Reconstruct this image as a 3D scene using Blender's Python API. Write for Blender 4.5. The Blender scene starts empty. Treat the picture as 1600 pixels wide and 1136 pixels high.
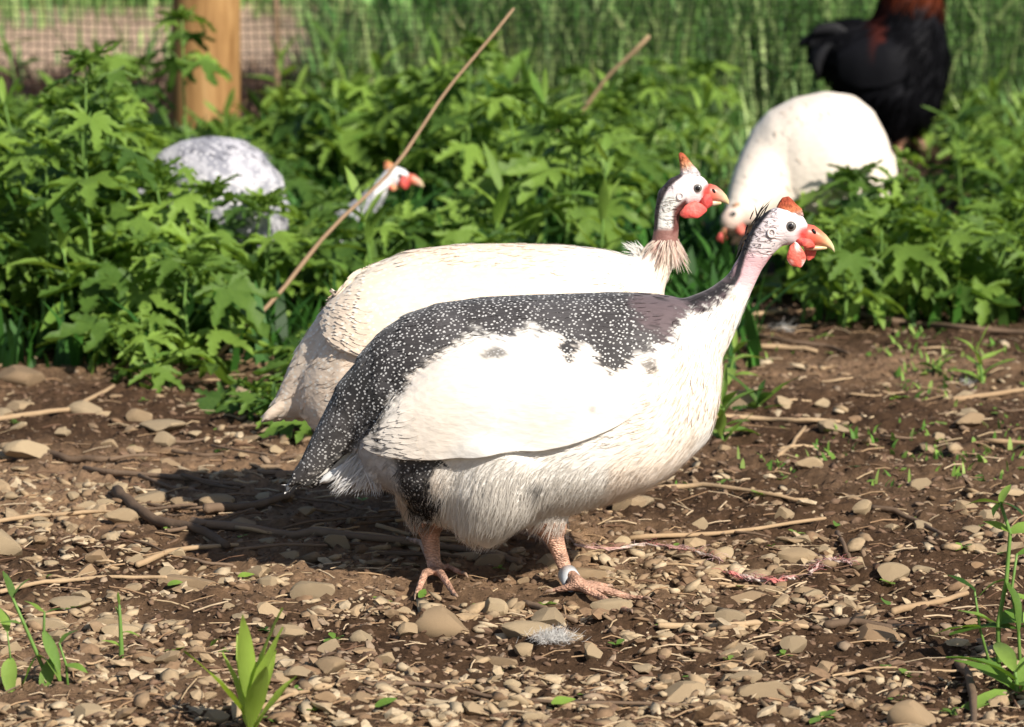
import bpy, bmesh, math, random
import numpy as np
from mathutils import Vector, Matrix
from mathutils.bvhtree import BVHTree

random.seed(11)
RNG = np.random.default_rng(11)
SC = bpy.context.scene
COL = SC.collection
R = math.radians

# ------------------------------------------------------------------ camera, sky, sun, exposure
F_PX, W_PX = 6272.0, 1600.0
CAM_H = 0.88
V_HOR = -448.0                                   # row of the horizon, above the frame
PITCH = math.atan((568.0 - V_HOR) / F_PX)
cam_data = bpy.data.cameras.new('camera')
cam = bpy.data.objects.new('camera', cam_data)
COL.objects.link(cam)
cam.location = (0, 0, CAM_H)
cam.rotation_euler = (math.pi / 2 - PITCH, 0, 0)
cam_data.sensor_width = 36.0
cam_data.lens = F_PX / W_PX * 36.0
cam_data.clip_start = 0.05
cam_data.clip_end = 1000.0
cam_data.dof.use_dof = True
cam_data.dof.focus_distance = 4.0
cam_data.dof.aperture_fstop = 11.0
SC.camera = cam

SUN_TO = Vector((.90, -1.14, 1.05)).normalized()  # towards the sun: right of and behind the camera
world = bpy.data.worlds.new('World')
SC.world = world
world.use_nodes = True
wn = world.node_tree
bg = wn.nodes['Background']
sky = wn.nodes.new('ShaderNodeTexSky')
sky.sky_type = 'NISHITA'
sky.sun_disc = False
sky.sun_elevation = math.asin(SUN_TO.z)
sky.sun_rotation = math.atan2(SUN_TO.x, SUN_TO.y)
wn.links.new(sky.outputs[0], bg.inputs[0])
bg.inputs[1].default_value = 0.07
sun_data = bpy.data.lights.new('sun', 'SUN')
sun_data.energy = 4.6
sun_data.angle = R(0.55)
sun_data.color = (1.0, 0.93, 0.82)
sun = bpy.data.objects.new('sun', sun_data)
COL.objects.link(sun)
sun.rotation_euler = (-SUN_TO).to_track_quat('-Z', 'Y').to_euler()
SC.view_settings.view_transform = 'Standard'
SC.view_settings.look = 'None'
SC.view_settings.exposure = 0.60
SC.view_settings.gamma = 1.0
SC.view_settings.use_curve_mapping = False
SC.render.engine = 'CYCLES'

# ------------------------------------------------------------------ helpers: geometry of the view (used to measure the photograph)
CP, SP = math.cos(PITCH), math.sin(PITCH)
def ray(u, v):
    a, b = (u - 800.0) / F_PX, -(v - 568.0) / F_PX
    return Vector((a, CP + b * SP, b * CP - SP))
def at(u, v, Y):
    d = ray(u, v)
    return Vector((0, 0, CAM_H)) + d * (Y / d.y)
def proj(P):
    P = np.asarray(P, float)
    x, y, z = P[:, 0], P[:, 1], P[:, 2] - CAM_H
    dep = y * CP - z * SP
    up = y * SP + z * CP
    return 800 + F_PX * x / dep, 568 - F_PX * up / dep
def scale_at(Y):                                # metres per photo pixel at distance Y
    return (at(801, 568, Y) - at(800, 568, Y)).length

# ------------------------------------------------------------------ helpers: noise
def _h(ix, iy, iz, seed):
    n = (ix.astype(np.int64) * 374761393 + iy.astype(np.int64) * 668265263 + iz.astype(np.int64) * 2147483647 + seed * 974634777) & 0xffffffff
    n = ((n ^ (n >> 13)) * 1274126177) & 0xffffffff
    n = n ^ (n >> 16)
    return (n & 0xffff) / 65535.0
def vn(P, seed=0):
    P = np.asarray(P, float)
    i = np.floor(P); f = P - i; i = i.astype(np.int64)
    f = f * f * (3 - 2 * f)
    r = 0
    for dx in (0, 1):
        for dy in (0, 1):
            for dz in (0, 1):
                w = (f[:, 0] if dx else 1 - f[:, 0]) * (f[:, 1] if dy else 1 - f[:, 1]) * (f[:, 2] if dz else 1 - f[:, 2])
                r = r + w * _h(i[:, 0] + dx, i[:, 1] + dy, i[:, 2] + dz, seed)
    return r * 2 - 1
def fbm(P, octs=3, seed=0):
    r, a = 0, 1.0
    P = np.asarray(P, float)
    for o in range(octs):
        r = r + a * vn(P, seed + o); a *= .5; P = P * 2.03
    return r
def sstep(a, b, x):
    t = np.clip((x - a) / (b - a), 0, 1)
    return t * t * (3 - 2 * t)
def poly_sd(u, v, poly):
    """signed distance (px) to a polygon, positive inside"""
    p = np.array(poly, float); n = len(p)
    d = np.full(u.shape, 1e9); ins = np.zeros(u.shape, bool)
    for i in range(n):
        a, b = p[i], p[(i + 1) % n]
        e = b - a; w0, w1 = u - a[0], v - a[1]
        t = np.clip((w0 * e[0] + w1 * e[1]) / (e @ e + 1e-9), 0, 1)
        d = np.minimum(d, np.hypot(w0 - t * e[0], w1 - t * e[1]))
        c = ((a[1] > v) != (b[1] > v)) & (u < (b[0] - a[0]) * (v - a[1]) / (b[1] - a[1] + 1e-12) + a[0])
        ins ^= c
    return np.where(ins, d, -d)
def line_d(u, v, pts):
    d = np.full(u.shape, 1e9)
    for a, b in zip(pts[:-1], pts[1:]):
        a, b = np.array(a, float), np.array(b, float); e = b - a
        t = np.clip(((u - a[0]) * e[0] + (v - a[1]) * e[1]) / (e @ e + 1e-9), 0, 1)
        d = np.minimum(d, np.hypot(u - a[0] - t * e[0], v - a[1] - t * e[1]))
    return d

# ------------------------------------------------------------------ helpers: objects
def mesh_np(name, V, F, smooth=True, col=None, attrs=None):
    V = np.asarray(V, np.float32); F = np.asarray(F, np.int32)
    me = bpy.data.meshes.new(name)
    me.vertices.add(len(V)); me.vertices.foreach_set('co', V.ravel())
    me.loops.add(F.size); me.loops.foreach_set('vertex_index', F.ravel())
    me.polygons.add(len(F)); me.polygons.foreach_set('loop_start', np.arange(len(F), dtype=np.int32) * F.shape[1])
    me.update(calc_edges=True)
    me.polygons.foreach_set('use_smooth', np.full(len(F), bool(smooth)))
    if col is not None: set_col(me, 'Col', col)
    for k, a in (attrs or {}).items():
        at_ = me.attributes.new(k, 'FLOAT', 'POINT'); at_.data.foreach_set('value', np.asarray(a, np.float32).ravel())
    return me
def set_col(me, name, c):
    c = np.asarray(c, np.float32)
    c4 = np.ones((len(c), 4), np.float32); c4[:, :3] = c[:, :3]
    a = me.color_attributes.new(name, 'FLOAT_COLOR', 'POINT'); a.data.foreach_set('color', c4.ravel())
def mesh_py(name, V, F, smooth=True):
    me = bpy.data.meshes.new(name); me.from_pydata([tuple(v) for v in V], [], F); me.update()
    me.polygons.foreach_set('use_smooth', [smooth] * len(me.polygons))
    return me
def empty(name, loc=(0, 0, 0), rz=0.0):
    o = bpy.data.objects.new(name, None); COL.objects.link(o)
    o.location = loc; o.rotation_euler = (0, 0, rz); o.empty_display_size = .02
    return o
def tag(o, label=None, cat=None, group=None, kind=None):
    for k, x in (('label', label), ('category', cat), ('group', group), ('kind', kind)):
        if x: o[k] = x
    return o
def link(name, me, mats, parent=None, world_mesh=True):
    """link a mesh; world_mesh: its vertices are world coordinates and the parent only carries a location"""
    o = bpy.data.objects.new(name, me); COL.objects.link(o)
    for m in (mats if isinstance(mats, (list, tuple)) else [mats]):
        if m is not None and m.name not in me.materials: me.materials.append(m)
    if parent is not None:
        o.parent = parent
        if world_mesh:
            p = parent
            off = Vector((0, 0, 0))
            while p is not None: off += p.location; p = p.parent
            n = len(me.vertices); co = np.empty(n * 3, np.float32); me.vertices.foreach_get('co', co)
            co = co.reshape(-1, 3) - np.array(off, np.float32); me.vertices.foreach_set('co', co.ravel()); me.update()
    return o
class MB:
    """collects vertices and faces, also closed tapered tubes"""
    def __init__(s): s.V = []; s.F = []; s.C = []
    def add(s, V, F, c=None):
        b = len(s.V); s.V += [tuple(v) for v in V]; s.F += [tuple(i + b for i in f) for f in F]
        if c is not None: s.C += [tuple(c)] * len(V) if not hasattr(c[0], '__len__') else [tuple(x) for x in c]
    def tube(s, pts, rad, n=8, flat=1.0, cap=True, c=None, side=None):
        P = [Vector(p) for p in pts]; m = len(P)
        rad = list(rad) if hasattr(rad, '__len__') else [rad] * m
        V = []; F = []; prev = side or Vector((.31, -.93, .17))
        for i in range(m):
            t = (P[min(i + 1, m - 1)] - P[max(i - 1, 0)]).normalized()
            a = prev - t * prev.dot(t)
            if a.length < 1e-4: a = Vector((0, 0, 1)) - t * t.z
            a.normalize(); b = t.cross(a); prev = a
            for k in range(n):
                w = 2 * math.pi * k / n
                V.append(P[i] + a * (rad[i] * flat * math.cos(w)) + b * (rad[i] * math.sin(w)))
        for i in range(m - 1):
            for k in range(n):
                k2 = (k + 1) % n
                F.append((i * n + k, i * n + k2, (i + 1) * n + k2, (i + 1) * n + k))
        if cap:
            t0 = (P[0] - P[1]).normalized(); t1 = (P[-1] - P[-2]).normalized()
            V.append(P[0] + t0 * rad[0] * .7); V.append(P[-1] + t1 * rad[-1] * .7)
            A, B = len(V) - 2, len(V) - 1
            for k in range(n):
                k2 = (k + 1) % n
                F.append((A, k2, k)); F.append((B, (m - 1) * n + k, (m - 1) * n + k2))
        s.add(V, F, c)
    def blob(s, c, rx, ry, rz, rot=None, n=12, col=None, fn=None):
        V = []; F = []
        m = n // 2 + 2
        for i in range(1, m):
            th = math.pi * i / m
            for k in range(n):
                w = 2 * math.pi * k / n
                p = Vector((math.sin(th) * math.cos(w), math.sin(th) * math.sin(w), math.cos(th)))
                if fn: p = fn(p)
                V.append(p)
        V += [Vector((0, 0, 1)), Vector((0, 0, -1))]
        if fn: V[-2] = fn(V[-2]); V[-1] = fn(V[-1])
        for i in range(m - 2):
            for k in range(n):
                k2 = (k + 1) % n
                F.append((i * n + k, (i + 1) * n + k, (i + 1) * n + k2, i * n + k2))
        A, B = len(V) - 2, len(V) - 1
        for k in range(n):
            k2 = (k + 1) % n
            F.append((A, k, k2)); F.append((B, (m - 2) * n + k2, (m - 2) * n + k))
        M = rot or Matrix.Identity(3)
        s.add([Vector(c) + M @ Vector((p.x * rx, p.y * ry, p.z * rz)) for p in V], F, col)
    def mesh(s, name, smooth=True):
        me = mesh_py(name, s.V, s.F, smooth)
        if s.C: set_col(me, 'Col', s.C)
        return me

# ------------------------------------------------------------------ materials
def mat(name, rough=.7, spec=.3):
    m = bpy.data.materials.new(name); m.use_nodes = True
    nt = m.node_tree; b = nt.nodes['Principled BSDF']
    b.inputs['Roughness'].default_value = rough
    b.inputs['Specular IOR Level'].default_value = spec
    def N(t, **kw):
        n = nt.nodes.new('ShaderNode' + t)
        for k, v in kw.items():
            if k in n.inputs.keys(): n.inputs[k].default_value = v
            else: setattr(n, k, v)
        return n
    def L(a, b_): nt.links.new(a, b_)
    return m, b, N, L
def ramp(N, stops):
    r = N('ValToRGB'); e = r.color_ramp.elements
    while len(e) < len(stops): e.new(.5)
    for q, (p, c) in zip(e, stops):
        q.position = p; q.color = (*c, 1) if len(c) == 3 else c
    return r
def simple(name, col, rough=.7, spec=.3, var=.15, scale=40, bump=0.0, bscale=150):
    m, b, N, L = mat(name, rough, spec)
    tc = N('TexCoord'); n = N('TexNoise', Scale=scale, Detail=4.0)
    L(tc.outputs['Object'], n.inputs['Vector'])
    r = ramp(N, [(.3, [x * (1 - var) for x in col]), (.7, [min(1, x * (1 + var)) for x in col])])
    L(n.outputs['Fac'], r.inputs[0]); L(r.outputs[0], b.inputs['Base Color'])
    if bump:
        n2 = N('TexNoise', Scale=bscale, Detail=3.0); L(tc.outputs['Object'], n2.inputs['Vector'])
        bp = N('Bump', Strength=bump, Distance=.002); L(n2.outputs['Fac'], bp.inputs['Height']); L(bp.outputs[0], b.inputs['Normal'])
    return m
def colattr(name, rough=.7, spec=.3, bump=.0, bscale=200, dist=.001, var=.0, vscale=60, detail=3.0):
    m, b, N, L = mat(name, rough, spec)
    a = N('Attribute', attribute_name='Col'); tc = N('TexCoord'); out = a.outputs['Color']
    if var:
        n = N('TexNoise', Scale=vscale, Detail=4.0); L(tc.outputs['Object'], n.inputs['Vector'])
        r = ramp(N, [(.25, [1 - var] * 3), (.75, [1 + var] * 3)]); L(n.outputs['Fac'], r.inputs[0])
        mx = N('MixRGB', blend_type='MULTIPLY'); mx.inputs[0].default_value = 1
        L(out, mx.inputs[1]); L(r.outputs[0], mx.inputs[2]); out = mx.outputs[0]
    L(out, b.inputs['Base Color'])
    if bump:
        n2 = N('TexNoise', Scale=bscale, Detail=detail); L(tc.outputs['Object'], n2.inputs['Vector'])
        bp = N('Bump', Strength=bump, Distance=dist); L(n2.outputs['Fac'], bp.inputs['Height']); L(bp.outputs[0], b.inputs['Normal'])
    return m

def plumage(name, spot_col, scale, thr, soft=.09):
    """feathers: base colour per vertex, pale dots where the vertex attribute 'spot' is set"""
    m, b, N, L = mat(name, .62, .25)
    a = N('Attribute', attribute_name='Col'); s = N('Attribute', attribute_name='spot'); tc = N('TexCoord')
    # stretch the dots lengthwise towards the tail
    wn_ = N('TexNoise', Scale=55.0, Detail=1.0); L(tc.outputs['Object'], wn_.inputs['Vector'])
    sub = N('VectorMath', operation='SUBTRACT'); L(wn_.outputs['Color'], sub.inputs[0]); sub.inputs[1].default_value = (.5, .5, .5)
    scl = N('VectorMath', operation='SCALE'); L(sub.outputs[0], scl.inputs[0]); scl.inputs['Scale'].default_value = .006
    add = N('VectorMath', operation='ADD'); L(tc.outputs['Object'], add.inputs[0]); L(scl.outputs[0], add.inputs[1])
    mp = N('Mapping'); mp.inputs['Rotation'].default_value = (0, R(-35), 0); mp.inputs['Scale'].default_value = (1.0, .9, 1.3); L(add.outputs[0], mp.inputs['Vector'])
    vo = N('TexVoronoi', Scale=scale, Randomness=.6); L(mp.outputs[0], vo.inputs['Vector'])
    lo = N('MapRange', interpolation_type='SMOOTHSTEP'); L(vo.outputs['Distance'], lo.inputs['Value'])
    lo.inputs['From Min'].default_value = thr; lo.inputs['From Max'].default_value = thr + soft
    lo.inputs['To Min'].default_value = 1; lo.inputs['To Max'].default_value = 0
    # break the edge of the spotted region along the feathers
    ed = N('TexNoise', Scale=260.0, Detail=2.0); mp2 = N('Mapping'); mp2.inputs['Rotation'].default_value = (0, R(-30), 0); mp2.inputs['Scale'].default_value = (.25, 1, 1)
    L(tc.outputs['Object'], mp2.inputs['Vector']); L(mp2.outputs[0], ed.inputs['Vector'])
    mul = N('Math', operation='MULTIPLY'); L(lo.outputs[0], mul.inputs[0]); L(s.outputs['Fac'], mul.inputs[1])
    mx = N('MixRGB'); L(mul.outputs[0], mx.inputs[0]); L(a.outputs['Color'], mx.inputs[1]); mx.inputs[2].default_value = (*spot_col, 1)
    # faint barb mottling
    r = ramp(N, [(.3, (.9, .9, .9)), (.7, (1.05, 1.05, 1.05))]); L(ed.outputs['Fac'], r.inputs[0])
    m2 = N('MixRGB', blend_type='MULTIPLY'); m2.inputs[0].default_value = 1; L(mx.outputs[0], m2.inputs[1]); L(r.outputs[0], m2.inputs[2])
    L(m2.outputs[0], b.inputs['Base Color'])
    vf = N('TexVoronoi', Scale=95.0, feature='F1'); mp3 = N('Mapping'); mp3.inputs['Rotation'].default_value = (0, R(-30), 0); mp3.inputs['Scale'].default_value = (.7, 1, 1.1)
    L(tc.outputs['Object'], mp3.inputs['Vector']); L(mp3.outputs[0], vf.inputs['Vector'])
    mm = N('Math', operation='MULTIPLY_ADD'); L(ed.outputs['Fac'], mm.inputs[0]); mm.inputs[1].default_value = 1.0; L(vf.outputs['Distance'], mm.inputs[2])
    bp = N('Bump', Strength=.28, Distance=.0016); L(mm.outputs[0], bp.inputs['Height']); L(bp.outputs[0], b.inputs['Normal'])
    b.inputs['Sheen Weight'].default_value = .15
    b.inputs['Subsurface Weight'].default_value = 0.0
    return m

M_PIED = plumage('pied_plumage', (.54, .53, .52), 250.0, .25, .12)
M_BLACK = plumage('black_plumage', (.02, .02, .02), 60.0, .01)
M_BLACK.node_tree.nodes['Principled BSDF'].inputs['Specular IOR Level'].default_value = .06
M_BLACK.node_tree.nodes['Principled BSDF'].inputs['Sheen Weight'].default_value = 0
M_CREAM = plumage('cream_plumage', (.86, .82, .74), 150.0, .24, .14)
M_FAR = plumage('far_plumage', (.7, .68, .7), 120.0, .24, .12)
M_FLUFF = colattr('down_feathers', .75, .06)
def _thin(m, f):
    nt = m.node_tree; b = nt.nodes['Principled BSDF']; out = nt.nodes['Material Output']; t = nt.nodes.new('ShaderNodeBsdfTranslucent'); x = nt.nodes.new('ShaderNodeMixShader')
    x.inputs[0].default_value = f; nt.links.new(b.inputs['Base Color'].links[0].from_socket, t.inputs['Color']); nt.links.new(b.outputs[0], x.inputs[1]); nt.links.new(t.outputs[0], x.inputs[2]); nt.links.new(x.outputs[0], out.inputs['Surface'])
_thin(M_FLUFF, .42)
def m_skin():
    m, b, N, L = mat('bare_skin', .5, .35)
    a = N('Attribute', attribute_name='Col'); tc = N('TexCoord')
    mp = N('Mapping'); mp.inputs['Rotation'].default_value = (0, R(28), 0); mp.inputs['Scale'].default_value = (.55, .8, 1.5); L(tc.outputs['Object'], mp.inputs['Vector'])
    w = N('Attribute', attribute_name='wrinkle')
    n = N('TexNoise', Scale=170.0, Detail=3.0, Distortion=.9); L(mp.outputs[0], n.inputs['Vector'])
    n.inputs['Roughness'].default_value = .55
    r = ramp(N, [(.36, (0, 0, 0)), (.52, (1, 1, 1))]); L(n.outputs['Fac'], r.inputs[0])
    mu = N('MixRGB', blend_type='MULTIPLY'); L(w.outputs['Fac'], mu.inputs[0]); L(a.outputs['Color'], mu.inputs[1])
    r2 = ramp(N, [(.25, (.78, .76, .76)), (.5, (1, 1, 1))]); L(n.outputs['Fac'], r2.inputs[0]); L(r2.outputs[0], mu.inputs[2])  # shade of the wrinkle creases painted into the skin colour
    L(mu.outputs[0], b.inputs['Base Color'])
    bs = N('Math', operation='MULTIPLY'); L(w.outputs['Fac'], bs.inputs[0]); bs.inputs[1].default_value = .8
    bp = N('Bump', Distance=.0060); L(bs.outputs[0], bp.inputs['Strength']); L(r.outputs[0], bp.inputs['Height']); L(bp.outputs[0], b.inputs['Normal'])
    b.inputs['Subsurface Weight'].default_value = .08; b.inputs['Subsurface Radius'].default_value = (.004, .0015, .001); b.inputs['Subsurface Scale'].default_value = 1
    return m
M_SKIN = m_skin()
def m_leg():
    m, b, N, L = mat('scaly_leg', .5, .35)
    a = N('Attribute', attribute_name='Col'); tc = N('TexCoord')
    v = N('TexVoronoi', Scale=420.0); mp = N('Mapping'); mp.inputs['Scale'].default_value = (.8, .8, 1.4)
    L(tc.outputs['Object'], mp.inputs['Vector']); L(mp.outputs[0], v.inputs['Vector'])
    r = ramp(N, [(.2, (1.1, 1.08, 1.05)), (.8, (.72, .66, .62))]); L(v.outputs['Distance'], r.inputs[0])
    mu = N('MixRGB', blend_type='MULTIPLY'); mu.inputs[0].default_value = 1; L(a.outputs['Color'], mu.inputs[1]); L(r.outputs[0], mu.inputs[2]); L(mu.outputs[0], b.inputs['Base Color'])
    bp = N('Bump', Strength=.8, Distance=.002, invert=True); L(v.outputs['Distance'], bp.inputs['Height']); L(bp.outputs[0], b.inputs['Normal'])
    return m
M_LEG = m_leg()
M_HORN = colattr('beak_horn', .35, .5, .25, 300, .0006, .12, 220)
M_WATTLE = colattr('wattle_skin', .55, .35, .7, 330, .0016, .22, 260)
M_CASQUE = colattr('casque_horn', .75, .2, 1.0, 330, .0035, .5, 260)
M_EYE = simple('eye_dark', (.012, .010, .010), .06, .7, .1)
M_IRIS = simple('eye_grey', (.15, .14, .13), .08, .6, .3, 500)
M_LID = simple('eyelid', (.72, .64, .62), .5, .3, .08, 300)
M_BAND = simple('leg_band_plastic', (.62, .64, .66), .35, .5, .05)
M_CLAW = simple('claw_horn', (.30, .20, .14), .4, .4, .25, 200)
M_HOLE = simple('band_print', (.03, .03, .03), .5, .3, .05)
M_SICKLE = simple('black_feather', (.006, .006, .008), .6, .25, .4, 30, .4, 200)

def leaf_mat(name, lo, hi, trans=.32, rough=.42):
    m, b, N, L = mat(name, rough, .32)
    oi = N('ObjectInfo'); tc = N('TexCoord')
    n = N('TexNoise', Scale=14.0, Detail=3.0); L(tc.outputs['Object'], n.inputs['Vector'])
    mx = N('Math', operation='MULTIPLY_ADD'); L(oi.outputs['Random'], mx.inputs[0]); mx.inputs[1].default_value = .80
    ml = N('Math', operation='MULTIPLY'); L(n.outputs['Fac'], ml.inputs[0]); ml.inputs[1].default_value = .28; L(ml.outputs[0], mx.inputs[2])
    r = ramp(N, [(.05, lo), (.95, hi)]); L(mx.outputs[0], r.inputs[0])
    n2 = N('TexNoise', Scale=90.0, Detail=3.0); L(tc.outputs['Object'], n2.inputs['Vector'])
    bp = N('Bump', Strength=.35, Distance=.002); L(n2.outputs['Fac'], bp.inputs['Height']); L(bp.outputs[0], b.inputs['Normal'])
    L(r.outputs[0], b.inputs['Base Color'])
    tr = N('BsdfTranslucent'); hs = N('HueSaturation', Saturation=1.1, Value=1.25); hs.inputs['Hue'].default_value = .485
    L(r.outputs[0], hs.inputs['Color']); L(hs.outputs[0], tr.inputs['Color'])
    ms = N('MixShader'); ms.inputs[0].default_value = trans
    out = m.node_tree.nodes['Material Output']
    L(b.outputs[0], ms.inputs[1]); L(tr.outputs[0], ms.inputs[2]); L(ms.outputs[0], out.inputs['Surface'])
    return m
M_LEAF = leaf_mat('lobed_leaf', (.017, .068, .014), (.26, .41, .07), .40)
M_LEAF_LIGHT = leaf_mat('pale_leaf', (.10, .21, .03), (.27, .40, .08))
M_SPRIG = leaf_mat('sprig_leaf', (.27, .40, .06), (.38, .52, .10), .45)
M_STEM = simple('green_stem', (.12, .22, .045), .5, .3, .3, 25)
def grass_mat(name):
    m, b, N, L = mat(name, .5, .25)
    a = N('Attribute', attribute_name='Col'); L(a.outputs['Color'], b.inputs['Base Color'])
    tr = N('BsdfTranslucent'); L(a.outputs['Color'], tr.inputs['Color'])
    ms = N('MixShader'); ms.inputs[0].default_value = .3
    out = m.node_tree.nodes['Material Output']
    L(b.outputs[0], ms.inputs[1]); L(tr.outputs[0], ms.inputs[2]); L(ms.outputs[0], out.inputs['Surface'])
    return m
M_GRASS = grass_mat('grass_blades')

def stone_mat():
    m, b, N, L = mat('field_stone', .85, .2)
    oi = N('ObjectInfo'); tc = N('TexCoord')
    rr = ramp(N, [(0, (.26, .185, .115)), (.35, (.38, .285, .18)), (.6, (.32, .25, .165)), (.85, (.45, .35, .225)), (1, (.28, .18, .105))]); L(oi.outputs['Random'], rr.inputs[0])
    n = N('TexNoise', Scale=70.0, Detail=5.0); L(tc.outputs['Object'], n.inputs['Vector']); n.inputs['Roughness'].default_value = .65
    r = ramp(N, [(.3, (.74, .71, .68)), (.7, (1.18, 1.16, 1.12))]); L(n.outputs['Fac'], r.inputs[0])
    mu = N('MixRGB', blend_type='MULTIPLY'); mu.inputs[0].default_value = 1; L(rr.outputs[0], mu.inputs[1]); L(r.outputs[0], mu.inputs[2])
    L(mu.outputs[0], b.inputs['Base Color'])
    n2 = N('TexNoise', Scale=240.0, Detail=4.0); L(tc.outputs['Object'], n2.inputs['Vector'])
    bp = N('Bump', Strength=.55, Distance=.0015); L(n2.outputs['Fac'], bp.inputs['Height']); L(bp.outputs[0], b.inputs['Normal'])
    return m
M_STONE = stone_mat()
M_GRAVEL = colattr('gravel', .9, .15, .5, 350, .001, .2, 180)
def wood_stick(name, c0, c1):
    m, b, N, L = mat(name, .8, .2)
    tc = N('TexCoord'); oi = N('ObjectInfo'); n = N('TexNoise', Scale=60.0, Detail=5.0); L(tc.outputs['Object'], n.inputs['Vector'])
    mx = N('Math', operation='MULTIPLY_ADD'); L(oi.outputs['Random'], mx.inputs[0]); mx.inputs[1].default_value = .55; 
    ml = N('Math', operation='MULTIPLY'); L(n.outputs['Fac'], ml.inputs[0]); ml.inputs[1].default_value = .5; L(ml.outputs[0], mx.inputs[2])
    r = ramp(N, [(.1, c0), (.9, c1)]); L(mx.outputs[0], r.inputs[0]); L(r.outputs[0], b.inputs['Base Color'])
    n2 = N('TexNoise', Scale=300.0, Detail=4.0); L(tc.outputs['Object'], n2.inputs['Vector'])
    bp = N('Bump', Strength=.6, Distance=.0012); L(n2.outputs['Fac'], bp.inputs['Height']); L(bp.outputs[0], b.inputs['Normal'])
    return m
M_STICK_DARK = wood_stick('weathered_bark', (.10, .065, .042), (.22, .15, .10))
M_STICK_TAN = wood_stick('dry_stalk', (.28, .18, .10), (.46, .33, .20))
M_CANE = wood_stick('brown_cane', (.22, .14, .085), (.40, .27, .17))

def soil_mat():
    m, b, N, L = mat('soil', .95, .1)
    tc = N('TexCoord'); a = N('Attribute', attribute_name='Col')
    n = N('TexNoise', Scale=9.0, Detail=8.0); L(tc.outputs['Object'], n.inputs['Vector']); n.inputs['Roughness'].default_value = .7
    n3 = N('TexNoise', Scale=110.0, Detail=6.0); L(tc.outputs['Object'], n3.inputs['Vector']); n3.inputs['Roughness'].default_value = .7
    r = ramp(N, [(.32, (.72, .70, .68)), (.68, (1.3, 1.27, 1.22))]); L(n.outputs['Fac'], r.inputs[0])
    r3 = ramp(N, [(.3, (.6, .58, .56)), (.7, (1.4, 1.36, 1.3))]); L(n3.outputs['Fac'], r3.inputs[0])
    m1 = N('MixRGB', blend_type='MULTIPLY'); m1.inputs[0].default_value = 1; L(a.outputs['Color'], m1.inputs[1]); L(r.outputs[0], m1.inputs[2])
    m2 = N('MixRGB', blend_type='MULTIPLY'); m2.inputs[0].default_value = 1; L(m1.outputs[0], m2.inputs[1]); L(r3.outputs[0], m2.inputs[2])
    L(m2.outputs[0], b.inputs['Base Color'])
    n2 = N('TexNoise', Scale=160.0, Detail=6.0); L(tc.outputs['Object'], n2.inputs['Vector']); n2.inputs['Roughness'].default_value = .75
    bp = N('Bump', Strength=1.0, Distance=.006); L(n2.outputs['Fac'], bp.inputs['Height']); L(bp.outputs[0], b.inputs['Normal'])
    return m
M_SOIL = soil_mat()
def post_mat():
    m, b, N, L = mat('post_wood', .75, .2)
    tc = N('TexCoord'); mp = N('Mapping'); mp.inputs['Scale'].default_value = (14, 14, 1.6); L(tc.outputs['Object'], mp.inputs['Vector'])
    n = N('TexNoise', Scale=4.0, Detail=6.0, Distortion=.6); L(mp.outputs[0], n.inputs['Vector'])
    r = ramp(N, [(.3, (.20, .10, .035)), (.55, (.33, .185, .072)), (.75, (.42, .26, .115))]); L(n.outputs['Fac'], r.inputs[0]); L(r.outputs[0], b.inputs['Base Color'])
    bp = N('Bump', Strength=.3, Distance=.004); L(n.outputs['Fac'], bp.inputs['Height']); L(bp.outputs[0], b.inputs['Normal'])
    return m
M_POST = post_mat()
M_NET = simple('dark_netting', (.022, .02, .018), .5, .3, .2)
M_YARN = colattr('fleece_yarn', .85, .1, .6, 600, .0012)

# ------------------------------------------------------------------ ground
def ground_h(x, y):
    x = np.atleast_1d(np.asarray(x, float)); y = np.atleast_1d(np.asarray(y, float))
    z0 = np.zeros_like(x)
    h = .010 * fbm(np.stack([x * 3.1, y * 3.1, z0 + .3], 1), 2, 5) + .0045 * fbm(np.stack([x * 17, y * 17, z0], 1), 2, 9)
    return h * sstep(60, 10, np.hypot(x, y))
def gh(x, y): return float(ground_h(x, y)[0])
def G(u, v, dz=0.0):
    """the point of the ground seen at photo pixel (u, v)"""
    d = ray(u, v); p = Vector((0, 0, CAM_H)) + d * (CAM_H / -d.z)
    for _ in range(3):
        z = gh(p.x, p.y); p = Vector((0, 0, CAM_H)) + d * ((CAM_H - z) / -d.z)
    return p + Vector((0, 0, dz))

def axis(fine_lo, fine_hi, step, lo, hi, grow=1.35):
    a = list(np.arange(fine_lo, fine_hi + 1e-9, step))
    s = step
    while a[-1] < hi: s *= grow; a.append(a[-1] + s)
    s = step
    while a[0] > lo: s *= grow; a.insert(0, a[0] - s)
    return np.array(a)
gx = axis(-.8, .8, .0048, -300, 300); gy = axis(3.3, 6.2, .0068, -60, 500)
XX, YY = np.meshgrid(gx, gy); xs, ys = XX.ravel(), YY.ravel()
zs = ground_h(xs, ys)
near = (np.abs(xs) < 1.3) & (ys > 3) & (ys < 7)
pn = np.stack([xs[near], ys[near], np.zeros(near.sum())], 1)
crumb = fbm(pn * 60, 3, 21); crumb2 = fbm(pn * 170, 2, 31)
zs[near] += .0062 * np.maximum(crumb, -.4) + .0034 * crumb2
V = np.stack([xs, ys, zs], 1)
nx, ny = len(gx), len(gy)
idx = np.arange(nx * ny).reshape(ny, nx)
Fq = np.stack([idx[:-1, :-1], idx[:-1, 1:], idx[1:, 1:], idx[1:, :-1]], -1).reshape(-1, 4)
pl = np.stack([xs * 2.2, ys * 2.2, zs * 0], 1)
dry = sstep(-.5, .7, fbm(pl, 3, 77))
dark_soil = np.array([.082, .050, .031]); dry_soil = np.array([.26, .174, .112]); tan_soil = np.array([.64, .48, .37]); thicket_ground = np.array([.05, .034, .022])
gcol = dark_soil + (dry_soil - dark_soil) * dry[:, None]
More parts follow.
